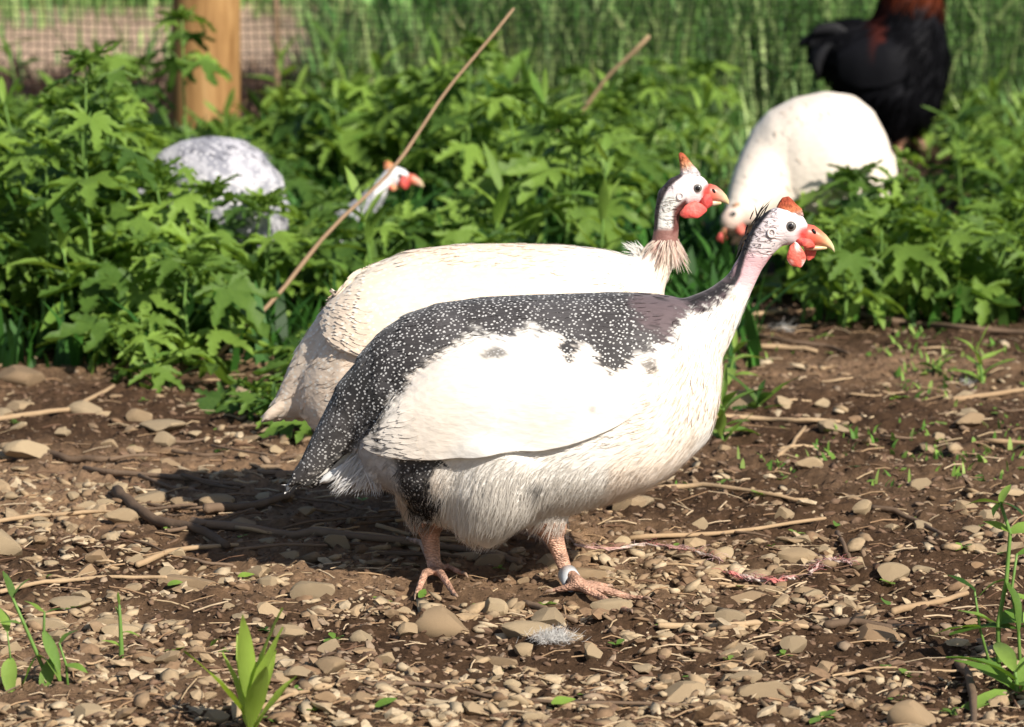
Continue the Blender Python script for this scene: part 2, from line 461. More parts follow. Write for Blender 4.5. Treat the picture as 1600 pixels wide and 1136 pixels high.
w = sstep(9.0, 9.9, ys) * sstep(0.3, -.25, xs + .35 * vn(pl * .8, 4)); gcol = gcol * (1 - w[:, None]) + tan_soil * (w * (.75 + .25 * sstep(-.5, .3, fbm(pl * 2.1, 2, 93))))[:, None]  # tan ground, with a darker dapple of shade mixed into its colour
w2 = sstep(5.4, 6.0, ys) * sstep(9.6, 8.6, ys) * .8; gcol = gcol * (1 - w2[:, None]) + thicket_ground * w2[:, None]  # ground blended darker from the thicket to just beyond the netting
ZG = zs.reshape(ny, nx)
def surf(x, y):
    x = np.atleast_1d(np.asarray(x, float)); y = np.atleast_1d(np.asarray(y, float))
    i = np.clip(np.searchsorted(gx, x) - 1, 0, nx - 2); j = np.clip(np.searchsorted(gy, y) - 1, 0, ny - 2)
    a = np.clip((x - gx[i]) / (gx[i + 1] - gx[i]), 0, 1); b = np.clip((y - gy[j]) / (gy[j + 1] - gy[j]), 0, 1)
    return (ZG[j, i] * (1 - a) + ZG[j, i + 1] * a) * (1 - b) + (ZG[j + 1, i] * (1 - a) + ZG[j + 1, i + 1] * a) * b
def sz1(x, y): return float(surf(x, y)[0])
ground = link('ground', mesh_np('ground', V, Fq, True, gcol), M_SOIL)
tag(ground, 'bare brown soil with gravel and dry stalks', None, None, 'structure')
# ------------------------------------------------------------------ birds
def voxel(mb, size, iters, keep):
    """one continuous skin round all collected shapes"""
    me = mb.mesh('tmp'); o = bpy.data.objects.new('tmp', me); COL.objects.link(o)
    md = o.modifiers.new('r', 'REMESH'); md.mode = 'VOXEL'; md.voxel_size = size
    dg = bpy.context.evaluated_depsgraph_get()
    out = bpy.data.meshes.new_from_object(o.evaluated_get(dg))
    bpy.data.objects.remove(o); bpy.data.meshes.remove(me)
    n = len(out.vertices); co = np.empty(n * 3); out.vertices.foreach_get('co', co); co = co.reshape(-1, 3)
    ed = np.empty(len(out.edges) * 2, np.int32); out.edges.foreach_get('vertices', ed); ed = ed.reshape(-1, 2)
    deg = np.bincount(ed.ravel(), minlength=n)[:, None]
    wgt = keep(co)[:, None]
    for it in range(iters):
        s = np.zeros_like(co)
        for k in range(3):
            s[:, k] = np.bincount(ed[:, 0], co[ed[:, 1], k], n) + np.bincount(ed[:, 1], co[ed[:, 0], k], n)
        w = np.where(it / iters < wgt, .5, 0.)
        co += (s / np.maximum(deg, 1) - co) * w
    out.vertices.foreach_set('co', co.astype(np.float32).ravel()); out.update()
    out.polygons.foreach_set('use_smooth', [True] * len(out.polygons))
    return out, co

def normals(me):
    n = np.empty(len(me.vertices) * 3); me.vertex_normals.foreach_get('vector', n); return n.reshape(-1, 3)

def strips(P, D, Nn, L, Wd, col, lift, curl=.5, seg=2):
    """feather-like tapering blades; P roots, D directions, Nn normals"""
    n = len(P); S = np.cross(D, Nn); S /= np.linalg.norm(S, axis=1, keepdims=True) + 1e-9
    V = []; C = []
    for k in range(seg + 1):
        t = k / seg
        c = P + D * (L * t)[:, None] + Nn * (lift * L * (t - curl * t * t) + .0004)[:, None]
        wv = (Wd * (.6 + 1.2 * t - 1.75 * t * t))[:, None]
        V += [c - S * wv, c + S * wv]; C += [col, col]
    V = np.stack(V, 1); C = np.stack(C, 1)
    k = 2 * (seg + 1); base = (np.arange(n) * k)[:, None]
    F = np.concatenate([np.stack([base + 2 * j, base + 2 * j + 1, base + 2 * j + 3, base + 2 * j + 2], -1).reshape(-1, 4) for j in range(seg)])
    return V.reshape(-1, 3), F, C.reshape(-1, 3)

TOES = []
def near_toe(x, y, lim):
    for a, b in TOES:
        e = b - a; t = 0 if e.length < 1e-6 else max(0, min(1, ((x - a.x) * e.x + (y - a.y) * e.y) / (e.x * e.x + e.y * e.y + 1e-12)))
        if math.hypot(x - a.x - t * e.x, y - a.y - t * e.y) < lim: return True
    return False
def make_bird(sp):
    Y0 = sp['Y']; S = scale_at(Y0)
    def Wp(u, v, dy=0.0):
        if sp.get('true'): return at(u, v, Y0 + dy)
        p = at(u, v, Y0); return Vector((p.x, Y0 + dy, p.z))
    ts = sp['torso']; mid = ts[len(ts) // 2]
    base = Wp(mid[0], mid[1]); root = empty(sp['name'], (base.x, Y0, 0.0)); tag(root, sp['label'], sp['cat'], sp.get('group'))
    mb = MB()
    # torso: rings in vertical slices
    n = 36; V = []; F = []
    for (u, vt, vb, hw) in ts:
        ct, cb = Wp(u, vt), Wp(u, vb); cz = (ct.z + cb.z) / 2; rz = (ct.z - cb.z) / 2
        for k in range(n):
            w = 2 * math.pi * k / n
            cw, sw = math.cos(w), math.sin(w); ex = sp.get('box', .72) if sw < 0 else 1.0
            V.append((ct.x, Y0 + hw * S * math.copysign(abs(cw) ** ex, cw), cz + rz * math.copysign(abs(sw) ** ex, sw)))
    m = len(ts)
    for i in range(m - 1):
        for k in range(n):
            k2 = (k + 1) % n; F.append((i * n + k, i * n + k2, (i + 1) * n + k2, (i + 1) * n + k))
    for e, i in ((0, 0), (1, m - 1)):
        u, vt, vb, hw = ts[i]; c = Wp(u + (-6 if not e else 6), (vt + vb) / 2); V.append(tuple(c)); A = len(V) - 1
        for k in range(n):
            k2 = (k + 1) % n
            F.append((A, i * n + k2, i * n + k) if not e else (A, i * n + k, i * n + k2))
    claws = []
    mb.add(V, F)
    for pts, flat in sp['tubes']:
        mb.tube([Wp(p[0], p[1], (p[3] if len(p) > 3 else 0) * S) for p in pts], [p[2] * S for p in pts], 20, flat, side=Vector((0, 1, 0)))
    legs = []
    for lg in sp.get('legs', ()):
        pts = [Wp(p[0], p[1], p[3] * S) for p in lg['shank']]; rad = [p[2] * S for p in lg['shank']]
        f = lg['foot']; fp = G(f[0], f[1]); fp.z = max(fp.z, sz1(fp.x, fp.y)) + .010; TOES.append((fp.copy(), fp.copy()))
        pts.append(fp); rad.append(lg.get('ankle', 10) * S)
        mb.tube(pts, rad, 12); legs.append((pts, rad))
        for toe in lg['toes']:
            q = [fp] + [G(a, b, dz) for a, b, dz in toe]
            for w_ in q[1:]: w_.z += .003 + max(0, sz1(w_.x, w_.y) - gh(w_.x, w_.y))
            TOES.extend(zip(q[:-1], q[1:]))
            rr = [lg.get('toe_r', 8.5) * S * (1 - .5 * i / (len(q) - 1)) for i in range(len(q))]
            mb.tube(q, rr, 10); legs.append((q, rr)); claws.append((q[-1], (q[-1] - q[-2]).normalized(), rr[-1]))
    for hd in sp['head']:
        mb.blob(Wp(hd[0], hd[1], (hd[6] if len(hd) > 6 else 0) * S), hd[2] * S, hd[4] * S, hd[3] * S, Matrix.Rotation(R(hd[5]), 3, 'Y'), 20)
    def legdist(co):
        d = np.full(len(co), 9.)
        for pts, rad in legs:
            for a, b, ra, rb in zip(pts[:-1], pts[1:], rad[:-1], rad[1:]):
                a, b = np.array(a), np.array(b); e = b - a; t = np.clip(((co - a) @ e) / (e @ e), 0, 1)
                d = np.minimum(d, np.linalg.norm(co - a - t[:, None] * e, axis=1) / (ra + (rb - ra) * t))
        return d
    def uvp(co):
        c = co.copy(); c[:, 1] = Y0 - np.abs(c[:, 1] - Y0); u, v = proj(c); return u, v
    def keep(co):
        u, v = uvp(co); k = np.ones(len(co))
        if legs: k = np.where(legdist(co) < 1.6, .12, k)
        return np.where(sp['skinmask'](u, v) > .3, np.minimum(k, .25), k)
    vox = sp.get('voxel', .0019)
    me, co = voxel(mb, vox, sp.get('iters', 34), keep)
    u, v = uvp(co); nr = normals(me)
    lm = np.zeros(len(co))
    if legs: lm = sstep(1.9, 1.45, legdist(co)) * (v > sp['legtop'])
    col, spot, wr = sp['paint'](u, v, co, nr)
    lc = np.array(sp.get('legcol', (.66, .40, .29))); nz = .8 + .35 * fbm(co * 120, 2, 3)[:, None]
    col = col * (1 - lm[:, None]) + lc * nz * lm[:, None]; spot = spot * (1 - lm)
    skin = sp['skinmask'](u, v)
    set_col(me, 'Col', np.clip(col, 0, 1))
    for k, a in (('spot', spot), ('wrinkle', wr)):
        q = me.attributes.new(k, 'FLOAT', 'POINT'); q.data.foreach_set('value', a.astype(np.float32))
    fv = np.empty(len(me.loops), np.int32); me.loops.foreach_get('vertex_index', fv); 
    ls = np.empty(len(me.polygons), np.int32); me.polygons.foreach_get('loop_start', ls); v0 = fv[ls]
    mi = np.where(lm[v0] > .5, 2, np.where(skin[v0] > .5, 1, 0)).astype(np.int32)
    for mm in (sp['mat'], M_SKIN, M_LEG): me.materials.append(mm)
    me.polygons.foreach_set('material_index', mi)
    bvh = BVHTree.FromPolygons([Vector(c) for c in co], [tuple(p.vertices) for p in me.polygons])
    body = link('body', me, [sp['mat'], M_SKIN, M_LEG], root)
    # wings: sheets laid over the flank, standing proud at the tip and lower edge
    wing_sets = []; WINGS_PENDING = []
    if 'wing' in sp:
        T, B = sp['wing']; ns, nt_ = 190, 110
        def samp(pl, s):
            pl = np.array(pl, float); dd = np.r_[0, np.cumsum(np.hypot(*np.diff(pl, axis=0).T))]; dd /= dd[-1]
            return np.stack([np.interp(s, dd, pl[:, 0]), np.interp(s, dd, pl[:, 1])], 1)
        s = np.linspace(0, 1, ns); Tt, Bb = samp(T, s), samp(B, s)
        Pw = np.full((ns, nt_, 3), np.nan)
        for i in range(ns):
            for j in range(nt_):
                t = j / (nt_ - 1); q = Tt[i] * (1 - t) + Bb[i] * t
                # round the rear tip
                c = Vector((0, 0, CAM_H)); d = ray(q[0], q[1]).normalized()
                hit, nn, _, _ = bvh.ray_cast(c, d)
                if hit is None:
                    hit = at(q[0], q[1], Y0 - .01); nn = Vector((0, -1, 0))
                Pw[i, j] = hit
        # smooth the sheet and move it outwards
        for _ in range(40):
            Q = Pw.copy(); Q[1:-1, 1:-1] = (Pw[:-2, 1:-1] + Pw[2:, 1:-1] + Pw[1:-1, :-2] + Pw[1:-1, 2:]) / 4
            Q[0, 1:-1] = (Pw[0, :-2] + Pw[0, 2:]) / 2; Q[1:-1, -1] = (Pw[:-2, -1] + Pw[2:, -1]) / 2; Q[1:-1, 0] = (Pw[:-2, 0] + Pw[2:, 0]) / 2
            Pw = Q
        gs = np.gradient(Pw, axis=0); gt = np.gradient(Pw, axis=1); Nw = np.cross(gs, gt); Nw /= np.linalg.norm(Nw, axis=2, keepdims=True) + 1e-9
        if Nw[:, :, 1].mean() > 0: Nw = -Nw
        SS, TT = np.meshgrid(s, np.linspace(0, 1, nt_), indexing='ij')
        front = sstep(.97, .50, SS); d = (-.0015 + sp.get('wing_lift', .0105) * sstep(.02, .45, TT) * front)
        d = d * 1.0
        bulge = .004 * np.sin(np.pi * TT) * np.sin(np.pi * SS)
        # flight feather ridges running along the wing, strongest at the tip
        d = d + bulge
        if sp.get('ridges') == 'tips':                          # ends of the flight feathers, side by side along the rear edge
            rid = (SS * 46 + .5 * np.sin(TT * 5) + TT * 1.5) % 1
            d = d + sstep(.24, .05, SS) * .0007 * rid
            d = d + front * .0009 * ((SS * 6.0 + .5 * np.sin(TT * 7)) % 1) * sstep(.15, .4, SS) * sstep(.25, .7, TT)
        else:
            rid = (TT * 17 + SS * 1.0) % 1
            d = d + front * sstep(.42, .03, SS) * .00032 * rid * sstep(.05, .2, TT)
            d = d + front * .00025 * ((SS * 9.0 + .5 * np.sin(TT * 9)) % 1) * sstep(.1, .4, SS) * sstep(.15, .5, TT)
        Pw = Pw + Nw * d[:, :, None]
        # rows of overlapping covert feathers
        if sp.get('coverts'):
            cg = np.random.default_rng(5); gs2 = np.gradient(Pw, axis=0); I_, J_ = [], []
            for a_, s_ in enumerate(np.linspace(.05, .93, 30)):
                for t_ in np.linspace(.02, .95, 34):
                    if s_ > sp.get('covmax', .2): continue
                    q_ = t_ + (.5 / 34 if a_ % 2 else 0) + cg.normal(0, .004); I_.append(int(np.clip((s_ + cg.normal(0, .006)) * (ns - 1), 0, ns - 1))); J_.append(int(np.clip(q_ * (nt_ - 1), 0, nt_ - 1)))
            Pf, Nf, Df = Pw[I_, J_], Nw[I_, J_], -gs2[I_, J_]; Df /= np.linalg.norm(Df, axis=1, keepdims=True) + 1e-9; nfe = len(Pf)
            uu, vv = uvp(Pf); cc, sp_, _ = sp['paint'](uu, vv, Pf, np.zeros_like(Pf), wing=True)
            for side in (0, 1):
                A_, B_, C_ = Pf.copy(), Nf.copy(), Df.copy()
                if side: A_[:, 1] = 2 * Y0 - A_[:, 1]; B_[:, 1] *= -1; C_[:, 1] *= -1
                Vv, Ff, Cc = strips(A_ + B_ * .0001, C_, B_, cg.uniform(.013, .020, nfe), cg.uniform(.0030, .0042, nfe), cc * cg.uniform(.95, 1.02, (nfe, 1)), np.full(nfe, sp.get('covlift', .005)), .8, 4)
                uu2, vv2 = uvp(Vv); c2_, s2_, _ = sp['paint'](uu2, vv2, Vv, np.zeros_like(Vv), wing=True)
                fm = mesh_np('coverts', Vv, Ff, True, np.clip(c2_ * np.repeat(cg.uniform(.95, 1.02, (nfe, 1)), 10, axis=0), 0, 1), {'spot': s2_})
                WINGS_PENDING.append((side, fm))
        # a thin edge tucked in towards the body at the tip and lower rim
        rim = Pw[:, -1] - Nw[:, -1] * np.maximum(d[:, -1:] + .003, 0); Pw = np.concatenate([Pw, rim[:, None]], 1)
        rim2 = Pw[0] - np.concatenate([Nw[0], Nw[0, -1:]]) * .010; Pw = np.concatenate([rim2[None], Pw], 0)
        a, b_ = Pw.shape[:2]; I = np.arange(a * b_).reshape(a, b_)
        Fw = np.stack([I[:-1, :-1], I[1:, :-1], I[1:, 1:], I[:-1, 1:]], -1).reshape(-1, 4)
        for side in (0, 1):
            C = Pw.reshape(-1, 3).copy()
            if side: C[:, 1] = 2 * Y0 - C[:, 1]
            uu, vv = uvp(C); cc, sp_, _ = sp['paint'](uu, vv, C, np.zeros_like(C), wing=True)
            wm = mesh_np('wing', C, Fw if not side else Fw[:, ::-1], True, np.clip(cc, 0, 1), {'spot': sp_})
            wo = link('wing', wm, sp['mat'], root)
            for sd_, fm in [w_ for w_ in WINGS_PENDING if w_[0] == side]:
                co_ = link('coverts', fm, sp['mat'], root); co_.parent = wo; co_['kind'] = 'stuff'
            if not side: wing_sets.append((C, Fw, cc))
    if sp.get('contour'):                                      # small overlapping body feathers
        nf = sp['contour']; area = np.empty(len(me.polygons)); me.polygons.foreach_get('area', area)
        pm = area * (skin[v0] < .3) * (lm[v0] < .2) * sp['contourw'](u[v0], v[v0]); cg = np.random.default_rng(8)
        vi = v0[cg.choice(len(area), nf, p=pm / pm.sum())]; P = co[vi]; Nn = nr[vi]
        D = sp['flow'](u[vi], v[vi], nf) + cg.normal(0, .07, (nf, 3)); D = D - Nn * np.sum(D * Nn, 1)[:, None]; D /= np.linalg.norm(D, axis=1, keepdims=True) + 1e-9
        Vv, Ff, Cc = strips(P + Nn * .0002, D, Nn, cg.uniform(.010, .016, nf), cg.uniform(.0026, .0040, nf), col[vi], np.full(nf, sp.get('conlift', .05)), .8, 3)
        uu2, vv2 = uvp(Vv); c2_, s2_, _ = sp['paint'](uu2, vv2, Vv, np.zeros_like(Vv))
        fm = mesh_np('contour_feathers', Vv, Ff, True, np.clip(c2_ * np.repeat(cg.uniform(.93, 1.04, (nf, 1)), 8, axis=0), 0, 1), {'spot': s2_})
        link('contour_feathers', fm, sp['mat'], root)['kind'] = 'stuff'
    # loose feather ends over the body
    if sp.get('fluff'):
        nf = sp['fluff']; area = np.empty(len(me.polygons)); me.polygons.foreach_get('area', area)
        pm = area * (skin[v0] < .5) * (lm[v0] < .3) * sp['fluffw'](u[v0], v[v0])
        pick = RNG.choice(len(area), nf, p=pm / pm.sum()); vi = v0[pick]
        P = co[vi] + RNG.normal(0, vox * .5, (nf, 3)); Nn = nr[vi]; uu, vv = u[vi], v[vi]
        D = sp['flow'](uu, vv, nf) + RNG.normal(0, .16, (nf, 3)); D = D - Nn * np.sum(D * Nn, 1)[:, None]; D /= np.linalg.norm(D, axis=1, keepdims=True) + 1e-9
        Lf, lift = sp['flen'](uu, vv, nf)
        cf = col[vi] * RNG.uniform(.92, 1.06, (nf, 1)); 
        Vv, Ff, Cc = strips(P - D * .001, D, Nn, Lf, np.full(nf, sp.get('fw', .00042)) * RNG.uniform(.6, 1.3, nf), cf, lift, .45, 3)
        fm = mesh_np('down', Vv, Ff, True, np.clip(Cc, 0, 1))
        fm.normals_split_custom_set_from_vertices(np.repeat(Nn + D * .12, 8, axis=0).astype(np.float32).tolist())
        fo = link('down', fm, M_FLUFF, root); tag(fo, None, None, None, 'stuff')
    for cp_, cd_, cr_ in claws:
        cm = MB(); cm.tube([cp_ - cd_ * cr_ * .5, cp_ + cd_ * cr_ * 1.6 + Vector((0, 0, cr_ * .25)), cp_ + cd_ * cr_ * 3.2 - Vector((0, 0, cr_ * .7))], [cr_ * .85, cr_ * .6, cr_ * .12], 8); link('claw', cm.mesh('claw'), M_CLAW, root)
    for kind, args in sp['parts']:
        off = sp.get('face_dy', 0) * S
        face_part(kind, args, root, (lambda u, v, dy=0.0: Wp(u, v, dy + off)), S, Y0)
    return root, Wp, S

def face_part(kind, a, root, Wp, S, Y0):
    mb = MB()
    if kind == 'eye':                                         # (u, v, r, dy, iris?)
        u, v, r, dy = a[:4]; c = Wp(u, v, dy * S)
        mb.blob(c, r * S, r * S * .55, r * S, None, 16); o = link('eye', mb.mesh('eye'), M_IRIS, root)
        sgn = -1 if dy < 0 else 1
        m2 = MB(); m2.blob(c + Vector((0, sgn * r * S * .30, 0)), r * S * .62, r * S * .38, r * S * .62, None, 14)
        p = link('pupil', m2.mesh('pupil'), M_EYE, root); p.parent = o
        p.location = (0, 0, 0)
        m3 = MB(); ring = [c + Vector((math.cos(t) * r * 1.12 * S, -sgn * .02 * r * S, math.sin(t) * r * 1.04 * S)) for t in np.linspace(0, 2 * math.pi, 25)]
        m3.tube(ring, r * .13 * S, 8, cap=False, side=Vector((0, 1, 0))); l = link('eyelid', m3.mesh('eyelid'), M_LID, root); l.parent = o
    elif kind == 'beak':                                       # sections (u, vtop, vbottom, halfwidth, colour)
        for part in a:
            secs = part; n = 14; V = []; F = []; C = []
            for (u, vt, vb, hw, c) in secs:
                A, B = Wp(u, vt), Wp(u, vb); cz = (A + B) / 2; rz = (A - B).length / 2
                for k in range(n):
                    w = 2 * math.pi * k / n; V.append((cz.x, cz.y + hw * S * math.cos(w), cz.z + rz * math.sin(w))); C.append(c)
            m = len(secs)
            for i in range(m - 1):
                for k in range(n): k2 = (k + 1) % n; F.append((i * n + k, i * n + k2, (i + 1) * n + k2, (i + 1) * n + k))
            F.append(tuple(range(n))[::-1]); F.append(tuple((m - 1) * n + k for k in range(n)))
            mb.add(V, F, C)
        link('beak', mb.mesh('beak'), M_HORN, root)
    elif kind == 'casque':                                     # curved horn: list of (u, v, r, colour)
        mb2 = MB()
        P = [Wp(p[0], p[1]) for p in a]; n = 14; V = []; F = []; C = []
        for i, p in enumerate(P):
            t = (P[min(i + 1, len(P) - 1)] - P[max(i - 1, 0)]).normalized(); b = Vector((0, 1, 0)).cross(t)
            for k in range(n):
                w = 2 * math.pi * k / n; r = a[i][2] * S * (1 + .06 * math.sin(5 * w + i * 2))
                V.append(p + b * r * math.cos(w) + Vector((0, 1, 0)) * r * .62 * math.sin(w)); C.append(a[i][3])
        for i in range(len(P) - 1):
            for k in range(n): k2 = (k + 1) % n; F.append((i * n + k, i * n + k2, (i + 1) * n + k2, (i + 1) * n + k))
        F.append(tuple((len(P) - 1) * n + k for k in range(n))); F.append(tuple(range(n))[::-1])
        mb2.add(V, F, C); link('casque', mb2.mesh('casque'), M_CASQUE, root)
    elif kind == 'wattle':                                     # (u, v, ru, rv, thick, dy, tilt, colour, colour2)
        u, v, ru, rv, th, dy, tilt, c1, c2 = a
        c = Wp(u, v, dy * S)
        def fn(p):
            q = p.copy(); s = 1 - .22 * max(p.z, 0) ; q.x *= s * (1 + .10 * math.sin(3.1 * p.z + 4 * p.x)); q.z *= 1 + .08 * math.sin(5 * p.x); q.y += .35 * math.sin(2.6 * p.x + 1.3 * p.z); return q
        mb.blob(c, ru * S, th * S, rv * S, Matrix.Rotation(R(tilt), 3, 'Y'), 22, None, fn)
        me = mb.mesh('wattle'); co = np.array(mb.V); k = sstep(-.15, .35, fbm(co * 140, 2, 8) )[:, None]
        set_col(me, 'Col', np.array(c1) * (1 - k) + np.array(c2) * k); link('wattle', me, M_WATTLE, root)
    elif kind == 'ear':
        u, v, r, dy = a; c = Wp(u, v, dy * S)
        ring = [c + Vector((math.cos(t) * r * S, 0, math.sin(t) * r * 1.15 * S)) for t in np.linspace(0, 2 * math.pi, 21)]
        mb.tube(ring, r * .35 * S, 8, cap=False, side=Vector((0, 1, 0))); link('ear', mb.mesh('ear'), M_LID, root)
    elif kind == 'nostril':
        u, v, ru, rv, dy, tilt = a
        mb.blob(Wp(u, v, dy * S), ru * S, 1.5 * S, rv * S, Matrix.Rotation(R(tilt), 3, 'Y'), 10); link('nostril', mb.mesh('nostril'), M_EYE, root)
    elif kind == 'band':                                       # leg band: (axis point a, axis point b, radius px)
        A, B, r = a
        mb.tube([A, (A + B) / 2, B], [r * S] * 3, 20, cap=False); o = link('leg_band', mb.mesh('leg_band'), M_BAND, root)
        md = o.modifiers.new('thick', 'SOLIDIFY'); md.thickness = 1.8 * S
        m2 = MB(); c = (A * .5 + B * .5) + Vector((-.45, -.88, .1)) * r * S
        m2.tube([c, c + Vector((-.45, -.88, .05)) * 2.0 * S], [4.2 * S, 3.8 * S], 14); l = link('rivet', m2.mesh('rivet'), M_BAND, root); l.parent = o
        m3 = MB(); m3.tube([c + Vector((-.45, -.88, .05)) * 2 * S, c + Vector((-.45, -.88, .05)) * 3.6 * S], [1.9 * S, 1.7 * S], 10); l2 = link('rivet_hole', m3.mesh('rivet_hole'), M_HOLE, root); l2.parent = o
    elif kind == 'tuft':                                       # hair-like spikes: list of (root u,v,dy, tip u,v,dy, w, colour)
        V = []; F = []; C = []
        for (u0, v0, d0, u1, v1, d1, w, c) in a:
            A, B = Wp(u0, v0, d0 * S), Wp(u1, v1, d1 * S); mid = (A + B) / 2 + Vector((0, 0, .06 * (B - A).length))
            t = (B - A).normalized(); s = t.cross(Vector((0, 1, 0))); s = (s.normalized() if s.length > 1e-3 else Vector((1, 0, 0))) * w * S
            s2 = Vector((0, 1, 0)) * w * S * .5
            b = len(V)
            V += [A - s, A + s2, A + s, mid - s * 1.1, mid + s2, mid + s * 1.1, B]; C += [c] * 7
            F += [(b, b + 1, b + 4, b + 3), (b + 1, b + 2, b + 5, b + 4), (b + 3, b + 4, b + 6), (b + 4, b + 5, b + 6)]
        mb.add(V, F, C); o = link('neck_feathers', mb.mesh('neck_feathers'), M_FLUFF, root); o['kind'] = 'stuff'
    elif kind == 'tailfan':                                    # tail feathers: (base u,v,dy, tip u,v,dy, half width px, colour, spot)
        for (u0, v0, d0, u1, v1, d1, w, c, spt, m) in a:
            A, B = Wp(u0, v0, d0 * S), Wp(u1, v1, d1 * S); n = 10; V = []; F = []
            t = (B - A).normalized(); s = t.cross(Vector((0, 1, 0))).normalized()
            for i in range(n + 1):
                q = i / n; p = A.lerp(B, q) + Vector((0, 0, 1)) * (.10 * (B - A).length * q * (1 - q)); ww = w * S * (1 if q < .8 else math.sqrt(max(0.02, 1 - ((q - .8) / .2) ** 2)))
                V += [p - s * ww, p - Vector((0, 1, 0)) * .0012 * math.copysign(1, -d1 + .01), p + s * ww]
            for i in range(n):
                b = i * 3; F += [(b, b + 3, b + 4, b + 1), (b + 1, b + 4, b + 5, b + 2)]
            me = mesh_np('tail_feather', V, F, True, np.tile(np.array(c, float), (len(V), 1)), {'spot': np.full(len(V), spt)})
            o = link('tail_feather', me, m, root); md = o.modifiers.new('thick', 'SOLIDIFY'); md.thickness = .0006

WHITE = np.array([.80, .765, .715]); CREAM = np.array([.78, .635, .505]); BLACK = np.array([.020, .018, .018]); MAUVE = np.array([.125, .092, .098])
FACE = np.array([.77, .67, .68]); PINK = np.array([.66, .43, .46])
def blend(a, b, w): return a * (1 - w[:, None]) + b * w[:, None]

# ---- the pied guinea fowl in front
DARK1 = [(428, 800), (470, 690), (515, 560), (560, 420), (900, 380), (1080, 400), (1140, 410), (1215, 300), (1222, 312), (1186, 352), (1166, 395), (1160, 430), (1140, 455), (1105, 478), (1062, 503), (1040, 542), (1000, 552), (962, 578), (935, 566), (925, 545), (905, 540), (890, 566), (872, 548), (872, 527), (832, 512), (792, 528), (742, 520), (690, 546), (640, 590), (604, 640), (590, 700), (575, 665), (570, 690), (540, 718), (490, 752), (462, 764)]
THIGH1 = [(600, 705), (690, 712), (705, 725), (672, 740), (668, 765), (695, 775), (690, 802), (668, 820), (640, 796), (618, 760)]
MANT1 = [(1145, 430), (1010, 400), (1000, 470), (1040, 545), (1062, 503), (1105, 478), (1150, 450)]
def paint_pied(u, v, co, nr, wing=False):
    wob = 5 * fbm(np.stack([u * .03, v * .03, u * 0], 1), 2, 2) + 9 * vn(np.stack([u * .05 + v * .04, v * .30 - u * .16, u * 0], 1), 6) + 5 * vn(np.stack([u * .09 + v * .06, v * .5 - u * .27, u * 0], 1), 16)
    col = np.tile(WHITE, (len(u), 1)) * (1 - .05 * np.clip(fbm(np.stack([u * .012, v * .012, u * 0], 1), 2, 4), 0, 1))[:, None]
    warm = sstep(-.1, .6, fbm(np.stack([u * .008, v * .008, u * 0], 1), 2, 14)); col = blend(col, CREAM * 1.02, warm * .45)
    dk = sstep(-5, 6, poly_sd(u, v, DARK1) + wob); dk2 = sstep(-4, 5, poly_sd(u, v, THIGH1) + wob)
    if wing: dk2 = dk2 * 0
    for (cu, cv, ru, rv) in ((772, 553, 20, 8), (1016, 570, 14, 14)):
        dk2 = np.maximum(dk2, .75 * sstep(1.35, .3, np.hypot((u - cu) / ru, (v - cv) / rv) - .05 * wob)) if wing or cu > 1000 else dk2
    if not wing:
        fl = sstep(1.2, .4, np.hypot((u - 836) / 16, (v - 763) / 10)); dk2 = np.maximum(dk2, .6 * fl)
    else:
        col = blend(col, np.array([.35, .34, .33]), .7 * sstep(1.2, .3, np.hypot((u - 926) / 7, (v - 640) / 6)))
    dark = np.maximum(dk, dk2)
    mant = sstep(-25, 12, poly_sd(u, v, MANT1) + wob * 2) * dk
    grey = sstep(.1, .6, fbm(np.stack([u * .02, v * .025, u * 0], 1), 2, 41)) * .5
    tip_ = sstep(600, 540, u) * sstep(610, 660, v); up_ = np.maximum(.9 * tip_, 1) * 1.0 * sstep(620, 500, v) * sstep(540, 640, u)
    dcol = blend(blend(np.tile(BLACK, (len(u), 1)), np.array([.055, .050, .051]), up_), np.array([.10, .093, .095]), grey)
    streak = sstep(.1, .7, vn(np.stack([u * .03 + v * .03, v * .25 - u * .06, u * 0], 1), 19)); dcol = blend(dcol, blend(np.tile(MAUVE, (len(u), 1)), MAUVE * .45, streak), mant)
    nape_b = sstep(15, 3, line_d(u, v, [(1175, 370), (1158, 415), (1146, 440), (1118, 460), (1085, 468)]) + wob * .5); dcol = blend(dcol, np.array([.022, .019, .021]), nape_b)
    dcol = blend(dcol, np.array([.085, .078, .078]), tip_ * (.5 + .5 * sstep(-.3, .4, fbm(np.stack([u * .04 + v * .03, v * .1 - u * .05, u * 0], 1), 2, 43))))
    soft = sstep(-14, 0, poly_sd(u, v, DARK1) + wob * 1.8) * (1 - dark) * sstep(470, 500, v)
    col = blend(col, np.array([.5, .49, .5]), soft * .35)
    col = blend(col, dcol, dark)
    # under tail and vent feathers are grey and white
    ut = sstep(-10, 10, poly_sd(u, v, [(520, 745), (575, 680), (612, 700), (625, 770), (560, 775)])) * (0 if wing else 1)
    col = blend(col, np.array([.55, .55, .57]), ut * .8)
    spot = np.maximum(dk * (1 - mant), dk2) * (1 - ut)
    # neck and head skin
    sk = skin_pied(u, v)
    c2 = blend(np.tile(FACE, (len(u), 1)), PINK, sstep(388, 410, v + .35 * (1190 - u)) * sstep(430, 400, v - 40))
    c2 = blend(c2, np.array([.74, .62, .63]), sstep(425, 465, v))
    red = np.maximum(sstep(20, 8, np.hypot((u - 1262) * .9, (v - 368))), 0) ; c2 = blend(c2, np.array([.62, .06, .05]), red)
    thr = sstep(12, 5, line_d(u, v, [(1208, 408), (1228, 398), (1232, 392)])); c2 = blend(c2, np.array([.45, .10, .13]), thr)
    nape = sstep(7, 3, line_d(u, v, [(1200, 328), (1176, 358), (1160, 400), (1152, 430), (1140, 452)]) ); c2 = blend(c2, np.array([.03, .027, .03]), nape)
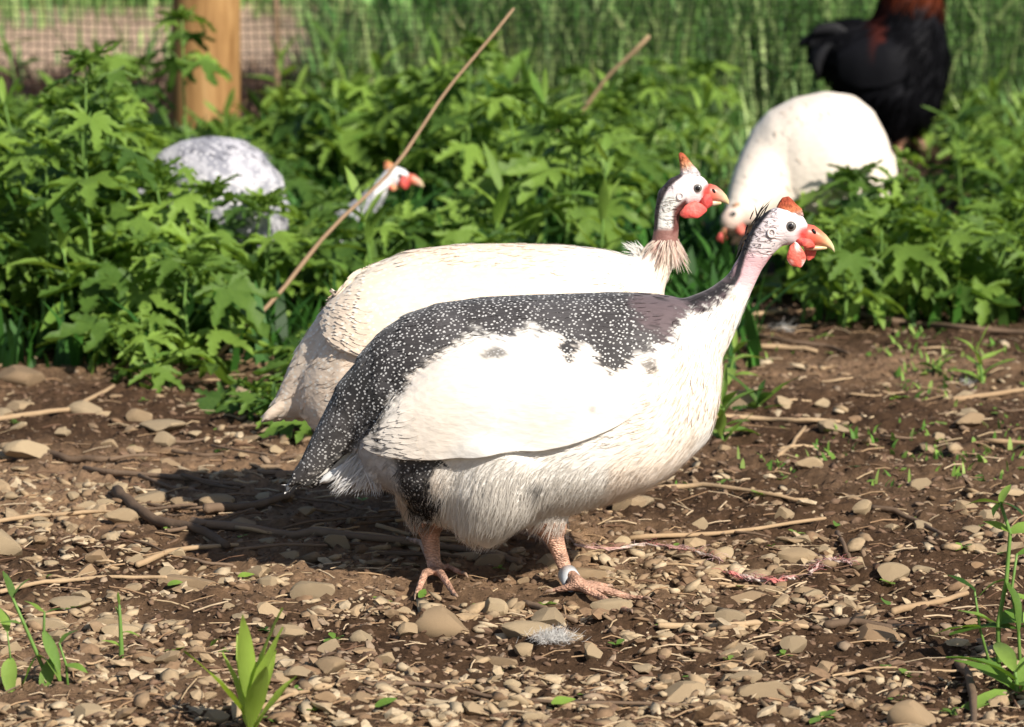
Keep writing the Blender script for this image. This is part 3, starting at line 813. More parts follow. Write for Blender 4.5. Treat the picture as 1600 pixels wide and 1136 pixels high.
    col = blend(col, c2, sk)
    wr = sk * sstep(1228, 1205, u) * sstep(420, 385, v)
    wr = np.maximum(wr, .25 * sk)
    return col, spot * (1 - sk), wr
def skin_pied(u, v):
    n = 8 * vn(np.stack([u * .06, v * .1, u * 0], 1), 3)
    return sstep(472, 452, v + n - (u - 1170) * .55) * (u > 1120) * sstep(1140, 1152, u + (440 - v) * -.05)
def flow_pied(u, v, n):
    D = np.tile(np.array([-1., 0, -.30]), (n, 1))
    w = sstep(690, 760, v) * sstep(1130, 980, u); D = D * (1 - w[:, None]) + np.array([-.28, 0, -1.]) * w[:, None]
    w = sstep(980, 1090, u); D = D * (1 - w[:, None]) + np.array([-.55, 0, -.9]) * w[:, None]
    w = sstep(620, 560, u); D = D * (1 - w[:, None]) + np.array([-.6, 0, -.8]) * w[:, None]
    return D
def flen_pied(u, v, n):
    low = sstep(690, 800, v)
    return (.009 + .011 * low) * RNG.uniform(.6, 1.35, n), (.012 + .11 * low * low) * RNG.uniform(.2, 1.5, n)
def fluffw_pied(u, v):
    d = sstep(0, 8, poly_sd(u, v, DARK1)); t = sstep(0, 8, poly_sd(u, v, THIGH1))
    return (v < 838) * (1 + 2.2 * sstep(700, 800, v)) * (1 - .93 * d) * (1 - .75 * t)
HORN = (.62, .50, .27); RED = (.62, .12, .085); RED2 = (.50, .06, .055); PALE = (.78, .60, .56)
foot1, foot2 = (905, 936), (680, 905)
pied = dict(name='guinea_fowl', label='pied guinea fowl with black white-spotted back and white wing, walking in front', cat='guinea fowl', Y=4.0, mat=M_PIED,
    torso=[(546, 585, 690, 34), (566, 548, 722, 58), (600, 514, 752, 84), (640, 489, 785, 104), (690, 474, 815, 120), (760, 465, 818, 133), (830, 462, 806, 140), (900, 460, 793, 142), (960, 458, 778, 138), (1010, 459, 762, 127), (1050, 462, 738, 108), (1085, 474, 708, 86), (1110, 502, 684, 64), (1124, 535, 630, 40)],
    tubes=[([(1020, 560, 98), (1068, 532, 74), (1103, 505, 53), (1132, 474, 35), (1154, 444, 24), (1172, 412, 21), (1187, 384, 25), (1204, 362, 29), (1218, 352, 30)], .86),
           ([(620, 600, 74, 0), (566, 636, 54, 0), (522, 684, 33, 0), (484, 728, 18, 0), (453, 757, 6, 0)], 1.0),
           ([(640, 700, 62, 0), (590, 726, 42, 0), (556, 744, 20, 0)], 1.1),
           ([(790, 690, 112, -52), (766, 765, 86, -58), (760, 800, 64, -57), (762, 822, 42, -56)], .9),
           ([(690, 700, 90, 20), (668, 790, 52, 26), (668, 832, 24, 28)], .9),
           ([(830, 740, 74, -40), (856, 796, 38, -44), (866, 828, 19, -44)], .9)],
    legs=[dict(shank=[(858, 812, 20, -44), (872, 850, 13, -44), (884, 884, 11.5, -44)], foot=foot1, ankle=12, toes=[[(948, 938, .007), (985, 944, .004), (1008, 946, .002)], [(935, 948, .008), (965, 960, .004), (985, 968, .001)], [(925, 928, .007), (950, 926, .004)], [(884, 934, .007), (862, 932, .003)]]),
          dict(shank=[(668, 815, 26, 28), (672, 848, 15, 28), (676, 878, 12.5, 28)], foot=foot2, ankle=12, toes=[[(664, 918, .007), (654, 932, .004), (650, 940, .002)], [(690, 918, .007), (704, 932, .004), (712, 942, .002)], [(700, 906, .007), (724, 912, .003)], [(660, 872, .012), (640, 862, .008)]])],
    legtop=818, head=[(1226, 353, 37, 30, 25, 18), (1246, 364, 26, 20, 17, 25)], skinmask=skin_pied, paint=paint_pied,
    wing=([(592, 662), (602, 628), (632, 585), (682, 535), (760, 500), (840, 492), (920, 500), (980, 520), (1030, 548), (1062, 572)],
          [(583, 692), (600, 708), (640, 714), (680, 716), (760, 713), (830, 706), (900, 691), (960, 668), (1015, 634), (1064, 590)]),
    ridges='tips', coverts=True, contour=4200, contourw=lambda u, v: sstep(-2, 5, poly_sd(u, v, DARK1)) * (u < 1010) + .04 * (u > 620) * (v < 700), fluff=24000, fluffw=fluffw_pied, flow=flow_pied, flen=flen_pied,
    parts=[('eye', (1234, 351, 8.0, -22.5)), ('eye', (1234, 351, 8.0, 22.5)), ('ear', (1204, 361, 5.5, -25)),
           ('casque', [(1232, 340, 24, (.60, .45, .42)), (1231, 330, 21, (.50, .17, .08)), (1229, 321, 15.5, (.42, .10, .045)), (1228, 313, 10, (.36, .07, .035)), (1227, 308, 5, (.36, .07, .035))]),
           ('beak', [[(1252, 350, 385, 15, RED2), (1262, 350, 383, 14, RED), (1272, 352, 383, 12.5, (.68, .13, .08)), (1282, 359, 384, 10.5, (.66, .22, .12)), (1291, 367, 386, 8, (.64, .38, .2)), (1299, 377, 390, 5, HORN), (1303, 385, 393, 2.2, (.66, .58, .36)), (1304, 391, 395, .6, (.5, .42, .2))],
                     [(1256, 378, 390, 10, RED), (1270, 382, 392, 8.5, (.62, .3, .2)), (1282, 383, 391, 6.5, HORN), (1292, 384, 389, 4, HORN)]]),
           ('nostril', (1271, 360, 2.6, 5.0, -12, -35)),
           ('wattle', (1243, 396, 14.5, 20, 4, -18, -12, RED, PALE)), ('wattle', (1268, 394, 9.5, 15, 4, 10, 24, RED2, RED)), ('wattle', (1258, 377, 17, 8, 5, -12, 20, RED, RED2)),
           ('tuft', [(1178 + random.uniform(-8, 14), 352 - random.uniform(-12, 14), random.uniform(-5, 5), 1192 + random.uniform(-14, 22), 318 + random.uniform(-10, 10), random.uniform(-6, 6), .9, (.03, .028, .03)) for _ in range(7)]
                  + [(1158 + random.uniform(-7, 7) + (420 - q) * .18, q, random.uniform(-12, 12), 1148 + random.uniform(-9, 7) + (420 - q) * .18, q + random.uniform(14, 30), random.uniform(-14, 14), 1.0, (.03, .028, .03)) for q in np.linspace(350, 455, 22)]),
           ('tailfan', [(600, 640, -6 + i * 4, 452 + 11 * i, 757 + (i % 2) * 4 + i * 1.5, -14 + 8 * i, 12, tuple(BLACK * 1.6), .9, M_PIED) for i in range(5)] + [(590, 690, 0, 470, 756, 2, 7, tuple(WHITE), 0, M_PIED), (600, 700, -14, 500, 752, -16, 8, (.6, .6, .6), 0, M_PIED)]),
           ])
bird1, Wp1, S1 = make_bird(pied)
fa = Wp1(884, 884, -44 * S1); fb = G(*foot1) + Vector((0, 0, .006))
face_part('band', (fa.lerp(fb, .10), fa.lerp(fb, .56), 15.5), bird1, Wp1, S1, 4.0)
# soft grey-white feathers under the tail
ufl = [(random.uniform(560, 606), random.uniform(690, 738), random.uniform(-34, 8), random.uniform(510, 600), random.uniform(742, 774), random.uniform(-40, 10), 1.1, random.choice([(.75, .74, .74), (.6, .6, .62), (.72, .70, .67)])) for _ in range(420)]
face_part('tuft', ufl, bird1, Wp1, S1, 4.0)

# ---- the cream guinea fowl behind it
def skin_cream(u, v):
    n = 5 * vn(np.stack([u * .08, v * .1, u * 0], 1), 5)
    return sstep(402, 384, v + n) * (u > 1005) * sstep(1004, 1016, u)
def paint_cream(u, v, co, nr, wing=False):
    col = np.tile(CREAM, (len(u), 1)); n = fbm(np.stack([u * .01, v * .014, u * 0], 1), 2, 52)
    col = blend(col, np.array([.79, .685, .56]), sstep(-.2, .7, n)); 
    col = blend(col, np.array([.74, .62, .49]), .5 * sstep(.3, .9, fbm(np.stack([u * .006, v * .03, u * 0], 1), 2, 58)))
    col = blend(col, np.array([.82, .80, .77]), sstep(1.1, .4, np.hypot((u - 960) / 110, (v - 400) / 60)) * .5)
    spot = .8 * sstep(930, 780, u)
    sk = skin_cream(u, v)
    c2 = np.tile(FACE, (len(u), 1)); c2 = blend(c2, np.array([.78, .76, .72]), sstep(1070, 1055, u) * sstep(300, 310, v))
    c2 = blend(c2, np.array([.26, .13, .11]), sstep(352, 362, v)); 
    under = sstep(-3, 3, poly_sd(u, v, [(1052, 326), (1072, 310), (1085, 345), (1050, 366)])); c2 = blend(c2, np.array([.13, .045, .04]), under)
    blk = sstep(7, 4, line_d(u, v, [(1062, 272), (1040, 290), (1026, 320), (1022, 356)])); c2 = blend(c2, np.array([.06, .045, .045]), blk)
    fl = sstep(.25, .5, vn(np.stack([u * .16, v * .16, u * 0], 1), 12)) * sstep(286, 276, v + (u - 1070) * .1); c2 = blend(c2, np.array([.10, .08, .09]), fl * .85)
    red = sstep(18, 9, np.hypot((u - 1110), (v - 302) * .9)); c2 = blend(c2, np.array([.62, .06, .05]), red)
    col = blend(col, c2, sk)
    return col, spot * (1 - sk), np.maximum(.2 * sk, sk * sstep(1062, 1052, u) * sstep(366, 350, v))
def flow_cream(u, v, n): return np.tile(np.array([-1., 0, -.35]), (n, 1)) - np.stack([u * 0, u * 0, sstep(980, 1030, u) * 1.2], 1)
rg_ = random.Random(77)
cream = dict(name='guinea_fowl', label='cream white guinea fowl standing just behind the pied one, red wattle and tall horn', cat='guinea fowl', Y=4.24, mat=M_CREAM,
    torso=[(474, 560, 652, 48), (500, 508, 682, 74), (535, 452, 704, 97), (575, 416, 722, 110), (640, 390, 745, 116), (720, 381, 756, 124), (800, 380, 760, 126), (880, 382, 755, 124), (950, 390, 735, 110), (995, 402, 700, 88), (1022, 416, 640, 60), (1036, 438, 580, 36)],
    tubes=[([(560, 590, 66, 0), (505, 618, 36, 0), (458, 641, 16, 0), (420, 655, 5, 0)], .6), ([(960, 470, 74), (1000, 440, 44), (1026, 412, 28), (1038, 385, 21), (1041, 360, 20), (1042, 335, 20), (1048, 312, 24), (1066, 297, 27)], .9),
           ([(560, 540, 84, 0), (505, 582, 60, 0), (478, 608, 44, 0), (452, 629, 27, 0), (428, 646, 12, 0), (414, 656, 5, 0)], .8),
           ([(720, 680, 90, 30), (710, 760, 50, 30), (706, 790, 22, 30)], .9), ([(800, 690, 90, -30), (812, 765, 46, -30), (815, 790, 22, -30)], .9)],
    legs=[dict(shank=[(815, 770, 22, -30), (818, 800, 12, -30)], foot=(826, 845), toes=[[(850, 862, .006), (866, 872, .003)], [(868, 850, .006), (885, 852, .003)], [(812, 842, .005)]]),
          dict(shank=[(706, 770, 22, 30), (700, 795, 12, 30)], foot=(690, 818), toes=[[(716, 832, .006), (732, 838, .003)], [(728, 822, .006), (742, 824, .003)], [(676, 816, .005)]])],
    legtop=775, head=[(1078, 295, 32, 26, 22, 12), (1094, 302, 22, 17, 15, 20)], skinmask=skin_cream, paint=paint_cream,
    wing=([(528, 462), (545, 440), (574, 414), (640, 398), (720, 396), (800, 400), (880, 410), (940, 425), (985, 450)],
          [(508, 505), (520, 540), (560, 556), (640, 575), (740, 592), (840, 590), (910, 570), (960, 530), (990, 480)]), wing_lift=.009,
    coverts=True, conlift=.004, covlift=.005, contour=1600, contourw=lambda u, v: 1 + 0 * u, fluff=3500, fluffw=lambda u, v: 1 + 0 * u, flow=flow_cream, flen=lambda u, v, n: (.009 * RNG.uniform(.6, 1.3, n), .05 * RNG.uniform(.3, 1.4, n)),
    parts=[('eye', (1089, 292, 6.6, -20)), ('eye', (1089, 292, 6.6, 20)),
           ('casque', [(1078, 278, 18, (.60, .57, .58)), (1075, 268, 13.5, (.55, .50, .50)), (1072, 258, 9.5, (.52, .26, .15)), (1068, 249, 7, (.42, .14, .06)), (1064, 242, 4.5, (.34, .08, .04)), (1062, 239, 2, (.34, .08, .04))]),
           ('beak', [[(1102, 288, 318, 13, RED2), (1110, 287, 316, 12, RED), (1119, 290, 315, 10, (.66, .2, .14)), (1128, 297, 316, 7.5, (.6, .36, .25)), (1135, 305, 318, 4, HORN), (1139, 313, 320, 1.2, HORN)],
                     [(1104, 308, 324, 9, (.66, .3, .25)), (1116, 312, 322, 7, (.62, .48, .36)), (1127, 314, 319, 4, HORN)]]),
           ('nostril', (1115, 297, 2.0, 4.2, -10.5, -35)), ('ear', (1062, 304, 4.5, -23)),
           ('wattle', (1083, 326, 21, 13, 6, -17, -12, (.74, .10, .085), (.74, .16, .13))), ('wattle', (1104, 312, 10, 12, 5, -12, 10, RED2, RED)),
           ('tuft', [(1041 + 19 * math.sin(t), 372 + 28 * q, 19 * math.cos(t), 1040 + (26 + 17 * k) * math.sin(t) - 4 + random.uniform(-5, 5), 372 + 28 * q + 12 + 19 * k + random.uniform(-8, 8), (28 + 12 * k) * math.cos(t), .8, c) for t, q, k, c in [(rg_.uniform(0, 6.28), rg_.random(), rg_.random(), rg_.choice([(.70, .58, .50), (.72, .62, .52), (.78, .70, .62), (.60, .44, .38)])) for _ in range(420)]]
                  + [(1005 + random.uniform(-6, 10), 398 + random.uniform(-4, 10), random.uniform(-10, 8), 975 + random.uniform(-6, 22), 386 + random.uniform(-12, 14), random.uniform(-14, 8), 1.2, (.84, .82, .78)) for _ in range(30)]),
           ('tailfan', [(500, 590 + 6 * i, -30 + 6 * i, 409 + 9 * i, 658 - (i % 2) * 3, -8 + 3 * i, 9, tuple(CREAM), .3, M_CREAM) for i in range(7)]),
           ])
bird2, Wp2, S2 = make_bird(cream)

# ---- the white one pecking at the back right
def paint_white(u, v, co, nr, wing=False):
    col = np.tile(np.array([.76, .67, .58]), (len(u), 1)); n = fbm(np.stack([u * .02, v * .02, u * 0], 1), 2, 62)
    col = blend(col, np.array([.66, .58, .50]), .5 * sstep(.0, .9, n)); sk = skin_white(u, v)
    col = blend(col, np.array([.72, .55, .47]), sk)
    return col, u * 0, sk * .3
def skin_white(u, v): return sstep(316, 330, v + .12 * (1160 - u)) * sstep(1185, 1172, u)
nothing = lambda u, v, n: (np.full(n, .014) * RNG.uniform(.6, 1.3, n), np.full(n, .08))
pecker = dict(name='guinea_fowl', label='white guinea fowl bent down pecking beside the black rooster', cat='guinea fowl', Y=6.3, true=True, face_dy=-140, mat=M_FAR, voxel=.004, iters=14,
    torso=[(1156, 262, 325, 30), (1172, 205, 350, 58), (1200, 174, 368, 80), (1240, 153, 376, 94), (1290, 142, 380, 98), (1335, 148, 380, 92), (1365, 172, 372, 78), (1386, 212, 345, 52), (1396, 250, 310, 24)],
    tubes=[([(1215, 265, 66, -20), (1182, 300, 46, -70), (1164, 324, 32, -110), (1152, 336, 21, -135)], 1.0), ([(1362, 265, 44, 0), (1384, 300, 24, 0), (1394, 332, 8, 0)], .8),
           ([(1270, 330, 60, -30), (1272, 385, 18, -30)], 1.0), ([(1310, 330, 60, 30), (1312, 385, 18, 30)], 1.0)],
    legs=[dict(shank=[(1272, 375, 16, -30), (1274, 400, 9, -30)], foot=(1272, 434), toes=[[(1250, 440, .006)], [(1262, 448, .006)]]), dict(shank=[(1312, 375, 16, 30), (1314, 395, 9, 30)], foot=(1312, 418), toes=[[(1292, 424, .006)], [(1302, 430, .006)]])],
    legtop=378, head=[(1143, 342, 21, 17, 15, -50, -140)], skinmask=skin_white, paint=paint_white,
    wing=([(1392, 255), (1385, 215), (1352, 172), (1300, 160), (1250, 172), (1215, 200)], [(1396, 290), (1385, 325), (1350, 345), (1300, 340), (1250, 310), (1215, 260)]), wing_lift=.01,
    fluff=700, fluffw=lambda u, v: 1 + 0 * u, flow=lambda u, v, n: np.tile(np.array([.6, 0, -.8]), (n, 1)), flen=lambda u, v, n: (np.full(n, .014), np.full(n, .02)), fw=.001,
    parts=[('eye', (1146, 334, 4.0, -14.5)), ('beak', [[(1134, 345, 366, 9, (.55, .2, .12)), (1128, 355, 372, 6, (.6, .35, .2)), (1122, 368, 378, 2, HORN)]]),
           ('wattle', (1128, 371, 8, 8, 4, -12, 0, RED, RED2)), ('wattle', (1158, 358, 8, 9, 4, -13, 10, RED, (.66, .2, .15))), ('casque', [(1150, 326, 9, (.6, .36, .2)), (1156, 318, 4, (.5, .2, .1))])])
bird3, _, _ = make_bird(pecker)

# ---- the lavender one behind the weeds at the left
def paint_lav(u, v, co, nr, wing=False):
    col = np.tile(np.array([.27, .27, .31]), (len(u), 1)); col = blend(col, np.array([.46, .45, .49]), sstep(-.3, .5, fbm(np.stack([u * .06, v * .06, u * 0], 1), 3, 66)))
    return col, u * 0 + .7, u * 0
lav = dict(name='guinea_fowl', label='pale lavender grey guinea fowl half hidden by weeds below the wooden post', cat='guinea fowl', Y=5.95, mat=M_FAR, voxel=.004, iters=14,
    torso=[(232, 262, 330, 28), (250, 236, 368, 52), (285, 219, 395, 78), (330, 212, 408, 92), (375, 217, 408, 92), (408, 236, 398, 74), (428, 262, 370, 46), (438, 290, 340, 20)],
    tubes=[([(405, 330, 52, 0), (422, 385, 28, 0), (428, 438, 8, 0)], .8), ([(255, 320, 55, 0), (232, 370, 26, 0), (222, 410, 18, 0)], 1.0),
           ([(320, 370, 50, -26), (322, 425, 16, -26)], 1.), ([(355, 370, 50, 26), (357, 425, 16, 26)], 1.)],
    legs=[dict(shank=[(322, 415, 14, -26), (323, 445, 9, -26)], foot=(321, 486), toes=[[(302, 494, .006)], [(314, 500, .006)]]), dict(shank=[(357, 415, 14, 26), (358, 440, 9, 26)], foot=(356, 468), toes=[[(338, 474, .006)], [(348, 480, .006)]])],
    legtop=420, head=[(216, 424, 20, 17, 15, -40)], skinmask=lambda u, v: sstep(398, 408, v) * (u < 240), paint=paint_lav,
    wing=([(424, 262), (400, 238), (360, 228), (310, 232), (270, 250), (255, 270)], [(434, 320), (420, 350), (380, 362), (320, 350), (280, 325), (258, 300)]), wing_lift=.012,
    fluff=1500, fluffw=lambda u, v: 1 + 0 * u, flow=lambda u, v, n: np.tile(np.array([.6, 0, -.8]), (n, 1)), flen=nothing, fw=.0015,
    parts=[('beak', [[(206, 432, 446, 8, (.55, .2, .12)), (200, 438, 452, 5, HORN), (196, 448, 454, 1.5, HORN)]]), ('tailfan', [(412, 345, -10 + 10 * i, 424 + 4 * i, 442, -12 + 10 * i, 9, (.6, .6, .68), .6, M_FAR) for i in range(3)])])
bird4, _, _ = make_bird(lav)

# ---- the one of which only the head shows
hidden = dict(name='guinea_fowl', label='guinea fowl deep in the weeds with only its red-wattled head showing behind the cane', cat='guinea fowl', Y=6.35, mat=M_FAR, voxel=.004, iters=14,
    torso=[(420, 368, 408, 28), (440, 350, 416, 54), (475, 342, 422, 70), (515, 343, 420, 70), (548, 352, 408, 54), (566, 364, 394, 28)],
    tubes=[([(540, 362, 36), (574, 322, 21), (594, 296, 15), (606, 284, 15)], 1.0), ([(455, 360, 40, 0), (425, 392, 20, 0), (408, 410, 7, 0)], .8)],
    legs=[dict(shank=[(505, 402, 12, -16), (506, 410, 8, -16)], foot=(506, 428), toes=[[(526, 432, .006)]]), dict(shank=[(530, 396, 12, 16), (531, 404, 8, 16)], foot=(531, 415), toes=[[(550, 419, .006)]])],
    legtop=405, head=[(620, 277, 23, 17, 15, 15)], skinmask=lambda u, v: sstep(312, 300, v) * (u > 585), paint=lambda u, v, co, nr, wing=False: (blend(np.tile(np.array([.26, .26, .29]), (len(u), 1)), np.array([.74, .72, .74]), sstep(312, 300, v) * (u > 585)), u * 0 + .6, u * 0),
    parts=[('eye', (626, 273, 3.6, -14)), ('casque', [(610, 266, 11, (.6, .38, .25)), (606, 258, 7, (.6, .25, .12)), (603, 252, 3, (.5, .18, .08))]),
           ('beak', [[(636, 270, 288, 9, RED), (648, 273, 290, 7, (.6, .2, .12)), (657, 280, 292, 4, (.55, .4, .3)), (662, 288, 293, 1, HORN)]]),
           ('wattle', (632, 283, 9, 11, 5, -13, 0, RED2, RED)), ('wattle', (614, 291, 7, 6, 4, -13, 0, (.62, .3, .15), RED))])
bird5, _, _ = make_bird(hidden)

# ---- the black rooster
def paint_roo(u, v, co, nr, wing=False):
    col = np.tile(np.array([.007, .007, .009]), (len(u), 1)); w = sstep(20, -20, v - .25 * (u - 1420)) * sstep(1360, 1385, u + v * .2); col = blend(col, np.array([.13, .030, .012]), w)
    n = sstep(.25, .6, vn(np.stack([u * .05, v * .02, u * 0], 1), 71)) * sstep(110, 60, v) * sstep(1350, 1375, u) * .5; col = blend(col, np.array([.10, .02, .012]), n)
    return col, u * 0, u * 0
rooster = dict(name='rooster', label='black rooster with rust brown neck standing at the netting', cat='rooster', Y=8.0, mat=M_BLACK, voxel=.005, iters=10,
    torso=[(1290, 52, 108, 24), (1310, 42, 138, 46), (1340, 40, 166, 64), (1380, 24, 196, 76), (1420, 6, 206, 80), (1450, 2, 200, 70), (1470, 20, 170, 48), (1480, 60, 130, 22)],
    tubes=[([(1418, 60, 60), (1424, 10, 50), (1430, -40, 38), (1436, -90, 28), (1440, -120, 25)], .9), ([(1390, 140, 62, -26), (1396, 190, 38, -26), (1400, 216, 20, -26)], 1.), ([(1425, 140, 60, 26), (1428, 190, 38, 26), (1430, 212, 20, 26)], 1.), ([(1345, 92, 66, 0), (1306, 72, 48, 0), (1280, 62, 26, 0)], .7)],
    legs=[dict(shank=[(1400, 200, 14, -26), (1400, 222, 9, -26)], foot=(1400, 250), toes=[[(1422, 256, .006)], [(1412, 262, .006)]]), dict(shank=[(1430, 200, 14, 26), (1430, 215, 9, 26)], foot=(1430, 234), toes=[[(1452, 238, .006)], [(1442, 244, .006)]])],
    legtop=215, head=[(1446, -128, 30, 24, 20, 10)], skinmask=lambda u, v: u * 0, paint=paint_roo,
    wing=([(1310, 70), (1330, 48), (1370, 44), (1410, 52), (1440, 70)], [(1316, 120), (1340, 136), (1380, 136), (1420, 120), (1445, 95)]), wing_lift=.012,
    fluff=3500, fluffw=lambda u, v: 1 + 0 * u, flow=lambda u, v, n: np.tile(np.array([-.5, 0, -.8]), (n, 1)), flen=lambda u, v, n: (np.full(n, .03) * RNG.uniform(.5, 1.3, n), np.full(n, .25) * RNG.uniform(.3, 1.4, n)), fw=.003,
    parts=[('beak', [[(1470, -138, -116, 9, (.3, .25, .15)), (1484, -132, -114, 6, (.3, .25, .15)), (1498, -120, -112, 1, (.2, .16, .1))]]), ('eye', (1455, -132, 4.5, -19)),
           ('wattle', (1462, -100, 12, 20, 5, -12, 0, RED, RED2)), ('wattle', (1448, -160, 30, 16, 4, 0, 0, RED, RED2))])
bird6, Wp6, S6 = make_bird(rooster)
for k in range(16):                                            # curling sickle feathers of the tail
    rr = random.Random(k); a0 = rr.uniform(95, 185); L0 = rr.uniform(45, 78); mb = MB()
    p = [1322 + rr.uniform(-14, 10), 78 + rr.uniform(-18, 22)]; ang = R(a0); pts = []
    for i in range(9):
        pts.append(Wp6(p[0], p[1], (-30 + 5 * k) * S6)); st = L0 / 8; p[0] += math.cos(ang) * st; p[1] -= math.sin(ang) * st; ang += R(rr.uniform(10, 20))
    mb.tube(pts, [(.25 + .9 * math.sin(math.pi * (i + 1) / 10)) * 8.5 * S6 for i in range(9)], 8, .25, side=Vector((0, 1, 0)))
    link('tail_feather', mb.mesh('tail_feather'), M_SICKLE, bird6)

# ------------------------------------------------------------------ fence: wooden post, dark netting, thin stake
FY = 8.22
fence = empty('wire_fence', (0, FY, 0)); tag(fence, 'dark square netting fence behind the weeds and the birds', 'fence')
mbn = MB(); sp_ = .0172; xa = np.arange(-2.4, 2.4, sp_); za = np.arange(.0, .85, sp_)
def net_off(x, z): return .010 * math.sin(x * 2.3 + 1) + .008 * math.sin(z * 7 + x * 5)
def net_pt(x, z): return Vector((x + .0035 * math.sin(z * 19 + x * 3), FY + net_off(x, z), z + .004 * math.sin(x * 11 + z * 2)))
for x in xa: mbn.tube([net_pt(x, z) for z in np.linspace(0, .85, 11)], .0010, 4, cap=False)
for z in za: mbn.tube([net_pt(x, z) - Vector((0, .0008, 0)) for x in np.linspace(-2.4, 2.4, 66)], .0010, 4, cap=False)
nt_o = link('netting', mbn.mesh('netting', False), M_NET, fence); nt_o['kind'] = 'stuff'

pb = G(330, 243); post = empty('fence_post', (pb.x, 8.0, 0)); tag(post, 'round pale brown wooden fence post rising behind the weeds', 'fence post')
mb = MB(); pr = 53 * scale_at(8.0); zz = np.linspace(-.05, 1.05, 14)
mb.tube([Vector((pb.x + .004 * math.sin(z * 3) + .012 * (z - .3), 8.0, z)) for z in zz], [pr * (1.0 + .012 * math.sin(z * 13) + .02 * (.5 - z)) for z in zz], 40, side=Vector((1, 0, 0)))
link('timber', mb.mesh('timber'), M_POST, post)
mb = MB(); mb.tube([Vector((pb.x + .01, 8.0, 1.04)), Vector((pb.x + .01, 8.0, 1.075))], [pr * .97, pr * .82], 40, side=Vector((1, 0, 0))); link('post_top', mb.mesh('post_top'), M_POST, post)
mb = MB()
for z in (.12, .30, .55):                                       # staples that hold the netting
    c = Vector((pb.x + pr * .55, 8.0 + pr * .86, z)); mb.tube([c, c + Vector((.004, .012, .0)), c + Vector((.012, .010, 0)), c + Vector((.014, 0, 0))], .0014, 6)
link('staple', mb.mesh('staple'), M_NET, post)['kind'] = 'stuff'
sb = G(428, 190); mb = MB()
mb.tube([Vector((sb.x + .006 * math.sin(z * 9), 8.75, z)) for z in np.linspace(-.02, .7, 9)], [.0075 - .002 * z for z in np.linspace(0, .7, 9)], 8)
o = link('thin_stake', mb.mesh('thin_stake'), M_CANE); tag(o, 'thin brown stake upright behind the netting right of the post', 'stake')

# ------------------------------------------------------------------ leaves and plants
def palmate(seed, nl=5, fold=.16, droop=.35):
    """lobed leaf, unit length, base at the origin, tip towards +x, upper side +z"""
    r = random.Random(seed); spread = R(r.uniform(118, 140)) if nl == 7 else R(r.uniform(92, 112))
    lobes = []
    for i in range(nl):
        q = -1 + 2 * i / (nl - 1); lobes.append((q * spread, (1 - .46 * abs(q) ** 1.3) * r.uniform(.92, 1.06)))
    V = [Vector((0, 0, 0))]; F = []
    half = spread / (nl - 1) * .98
    def P(a, d, lift=0): V.append(Vector((d * math.cos(a), d * math.sin(a), lift))); return len(V) - 1
    sin_prev = P(lobes[0][0] - half * 1.2, .12)
    for i, (a, Ln) in enumerate(lobes):
        last = i == nl - 1
        m1, m2 = P(a, .44 * Ln, -fold * .25), P(a, .72 * Ln, -fold * .35)
        tip = P(a + r.uniform(-.05, .05), Ln, -.02)
        sl = sin_prev
        sr = P(a + half, .36 * (Ln + (lobes[i + 1][1] if not last else .3)) / 2 * (1 if not last else .5), fold * .22)
        w = half * r.uniform(.74, .90); L_ = []
        for sg in (-1, 1):
            L_.append([P(a + sg * w * .86 + r.uniform(-.03, .03), .50 * Ln, fold * .2), P(a + sg * w * .42, .54 * Ln, fold * .1), P(a + sg * w * .62 + r.uniform(-.03, .03), .71 * Ln, fold * .18), P(a + sg * w * .28, .74 * Ln, fold * .06), P(a + sg * w * .33, .88 * Ln, fold * .12)])
        m3 = P(a, .86 * Ln, -fold * .35)
        for sg, e in ((0, sl), (1, sr)):
            t1, n1, t2, n2, t3 = L_[sg]
            F += [(0, e, m1), (e, t1, m1), (t1, n1, m1), (n1, m2, m1), (n1, t2, m2), (t2, n2, m2), (n2, m3, m2), (n2, t3, m3), (t3, tip, m3)]
        sin_prev = sr
    for v in V:
        d = math.hypot(v.x, v.y); v.z -= droop * d * d * .5; v.z += .05 * math.sin(v.x * 7 + v.y * 9 + seed)
    F = [f[::-1] if (V[f[1]] - V[f[0]]).cross(V[f[2]] - V[f[0]]).z < 0 else f for f in F]
    me = mesh_py('lobed_leaf', V, F, True); me.materials.append(M_LEAF); return me
def lance(seed, wid=.12, droop=.5, mat_=None, n=6, wave=.02):
    r = random.Random(seed); V = []; F = []
    for i in range(n + 1):
        t = i / n; w = wid * (math.sin(math.pi * min(1, t * .92 + .06)) ** .8) * (1 - .25 * t) if i < n else .004
        z = -droop * t * t * .5 + .02 * math.sin(5 * t + seed)
        V += [Vector((t, -w, z + w * .4 + wave * math.sin(9 * t + seed))), Vector((t, 0, z)), Vector((t, w, z + w * .4 - wave * math.sin(8 * t + seed * 2)))]
    for i in range(n):
        b = i * 3; F += [(b, b + 3, b + 4, b + 1), (b + 1, b + 4, b + 5, b + 2)]
    me = mesh_py('long_leaf', V, F, True); me.materials.append(mat_ or M_LEAF); return me
LOBED = [palmate(i, 5 if i % 3 else 7, .14 + .05 * (i % 3), .2 + .18 * (i % 4)) for i in range(10)]
LONG = [lance(i, .10 + .02 * (i % 3), .3 + .3 * (i % 3)) for i in range(6)]
LONG_PALE = [lance(20 + i, .11 + .025 * (i % 3), .15 + .35 * (i % 3), M_LEAF_LIGHT) for i in range(6)]

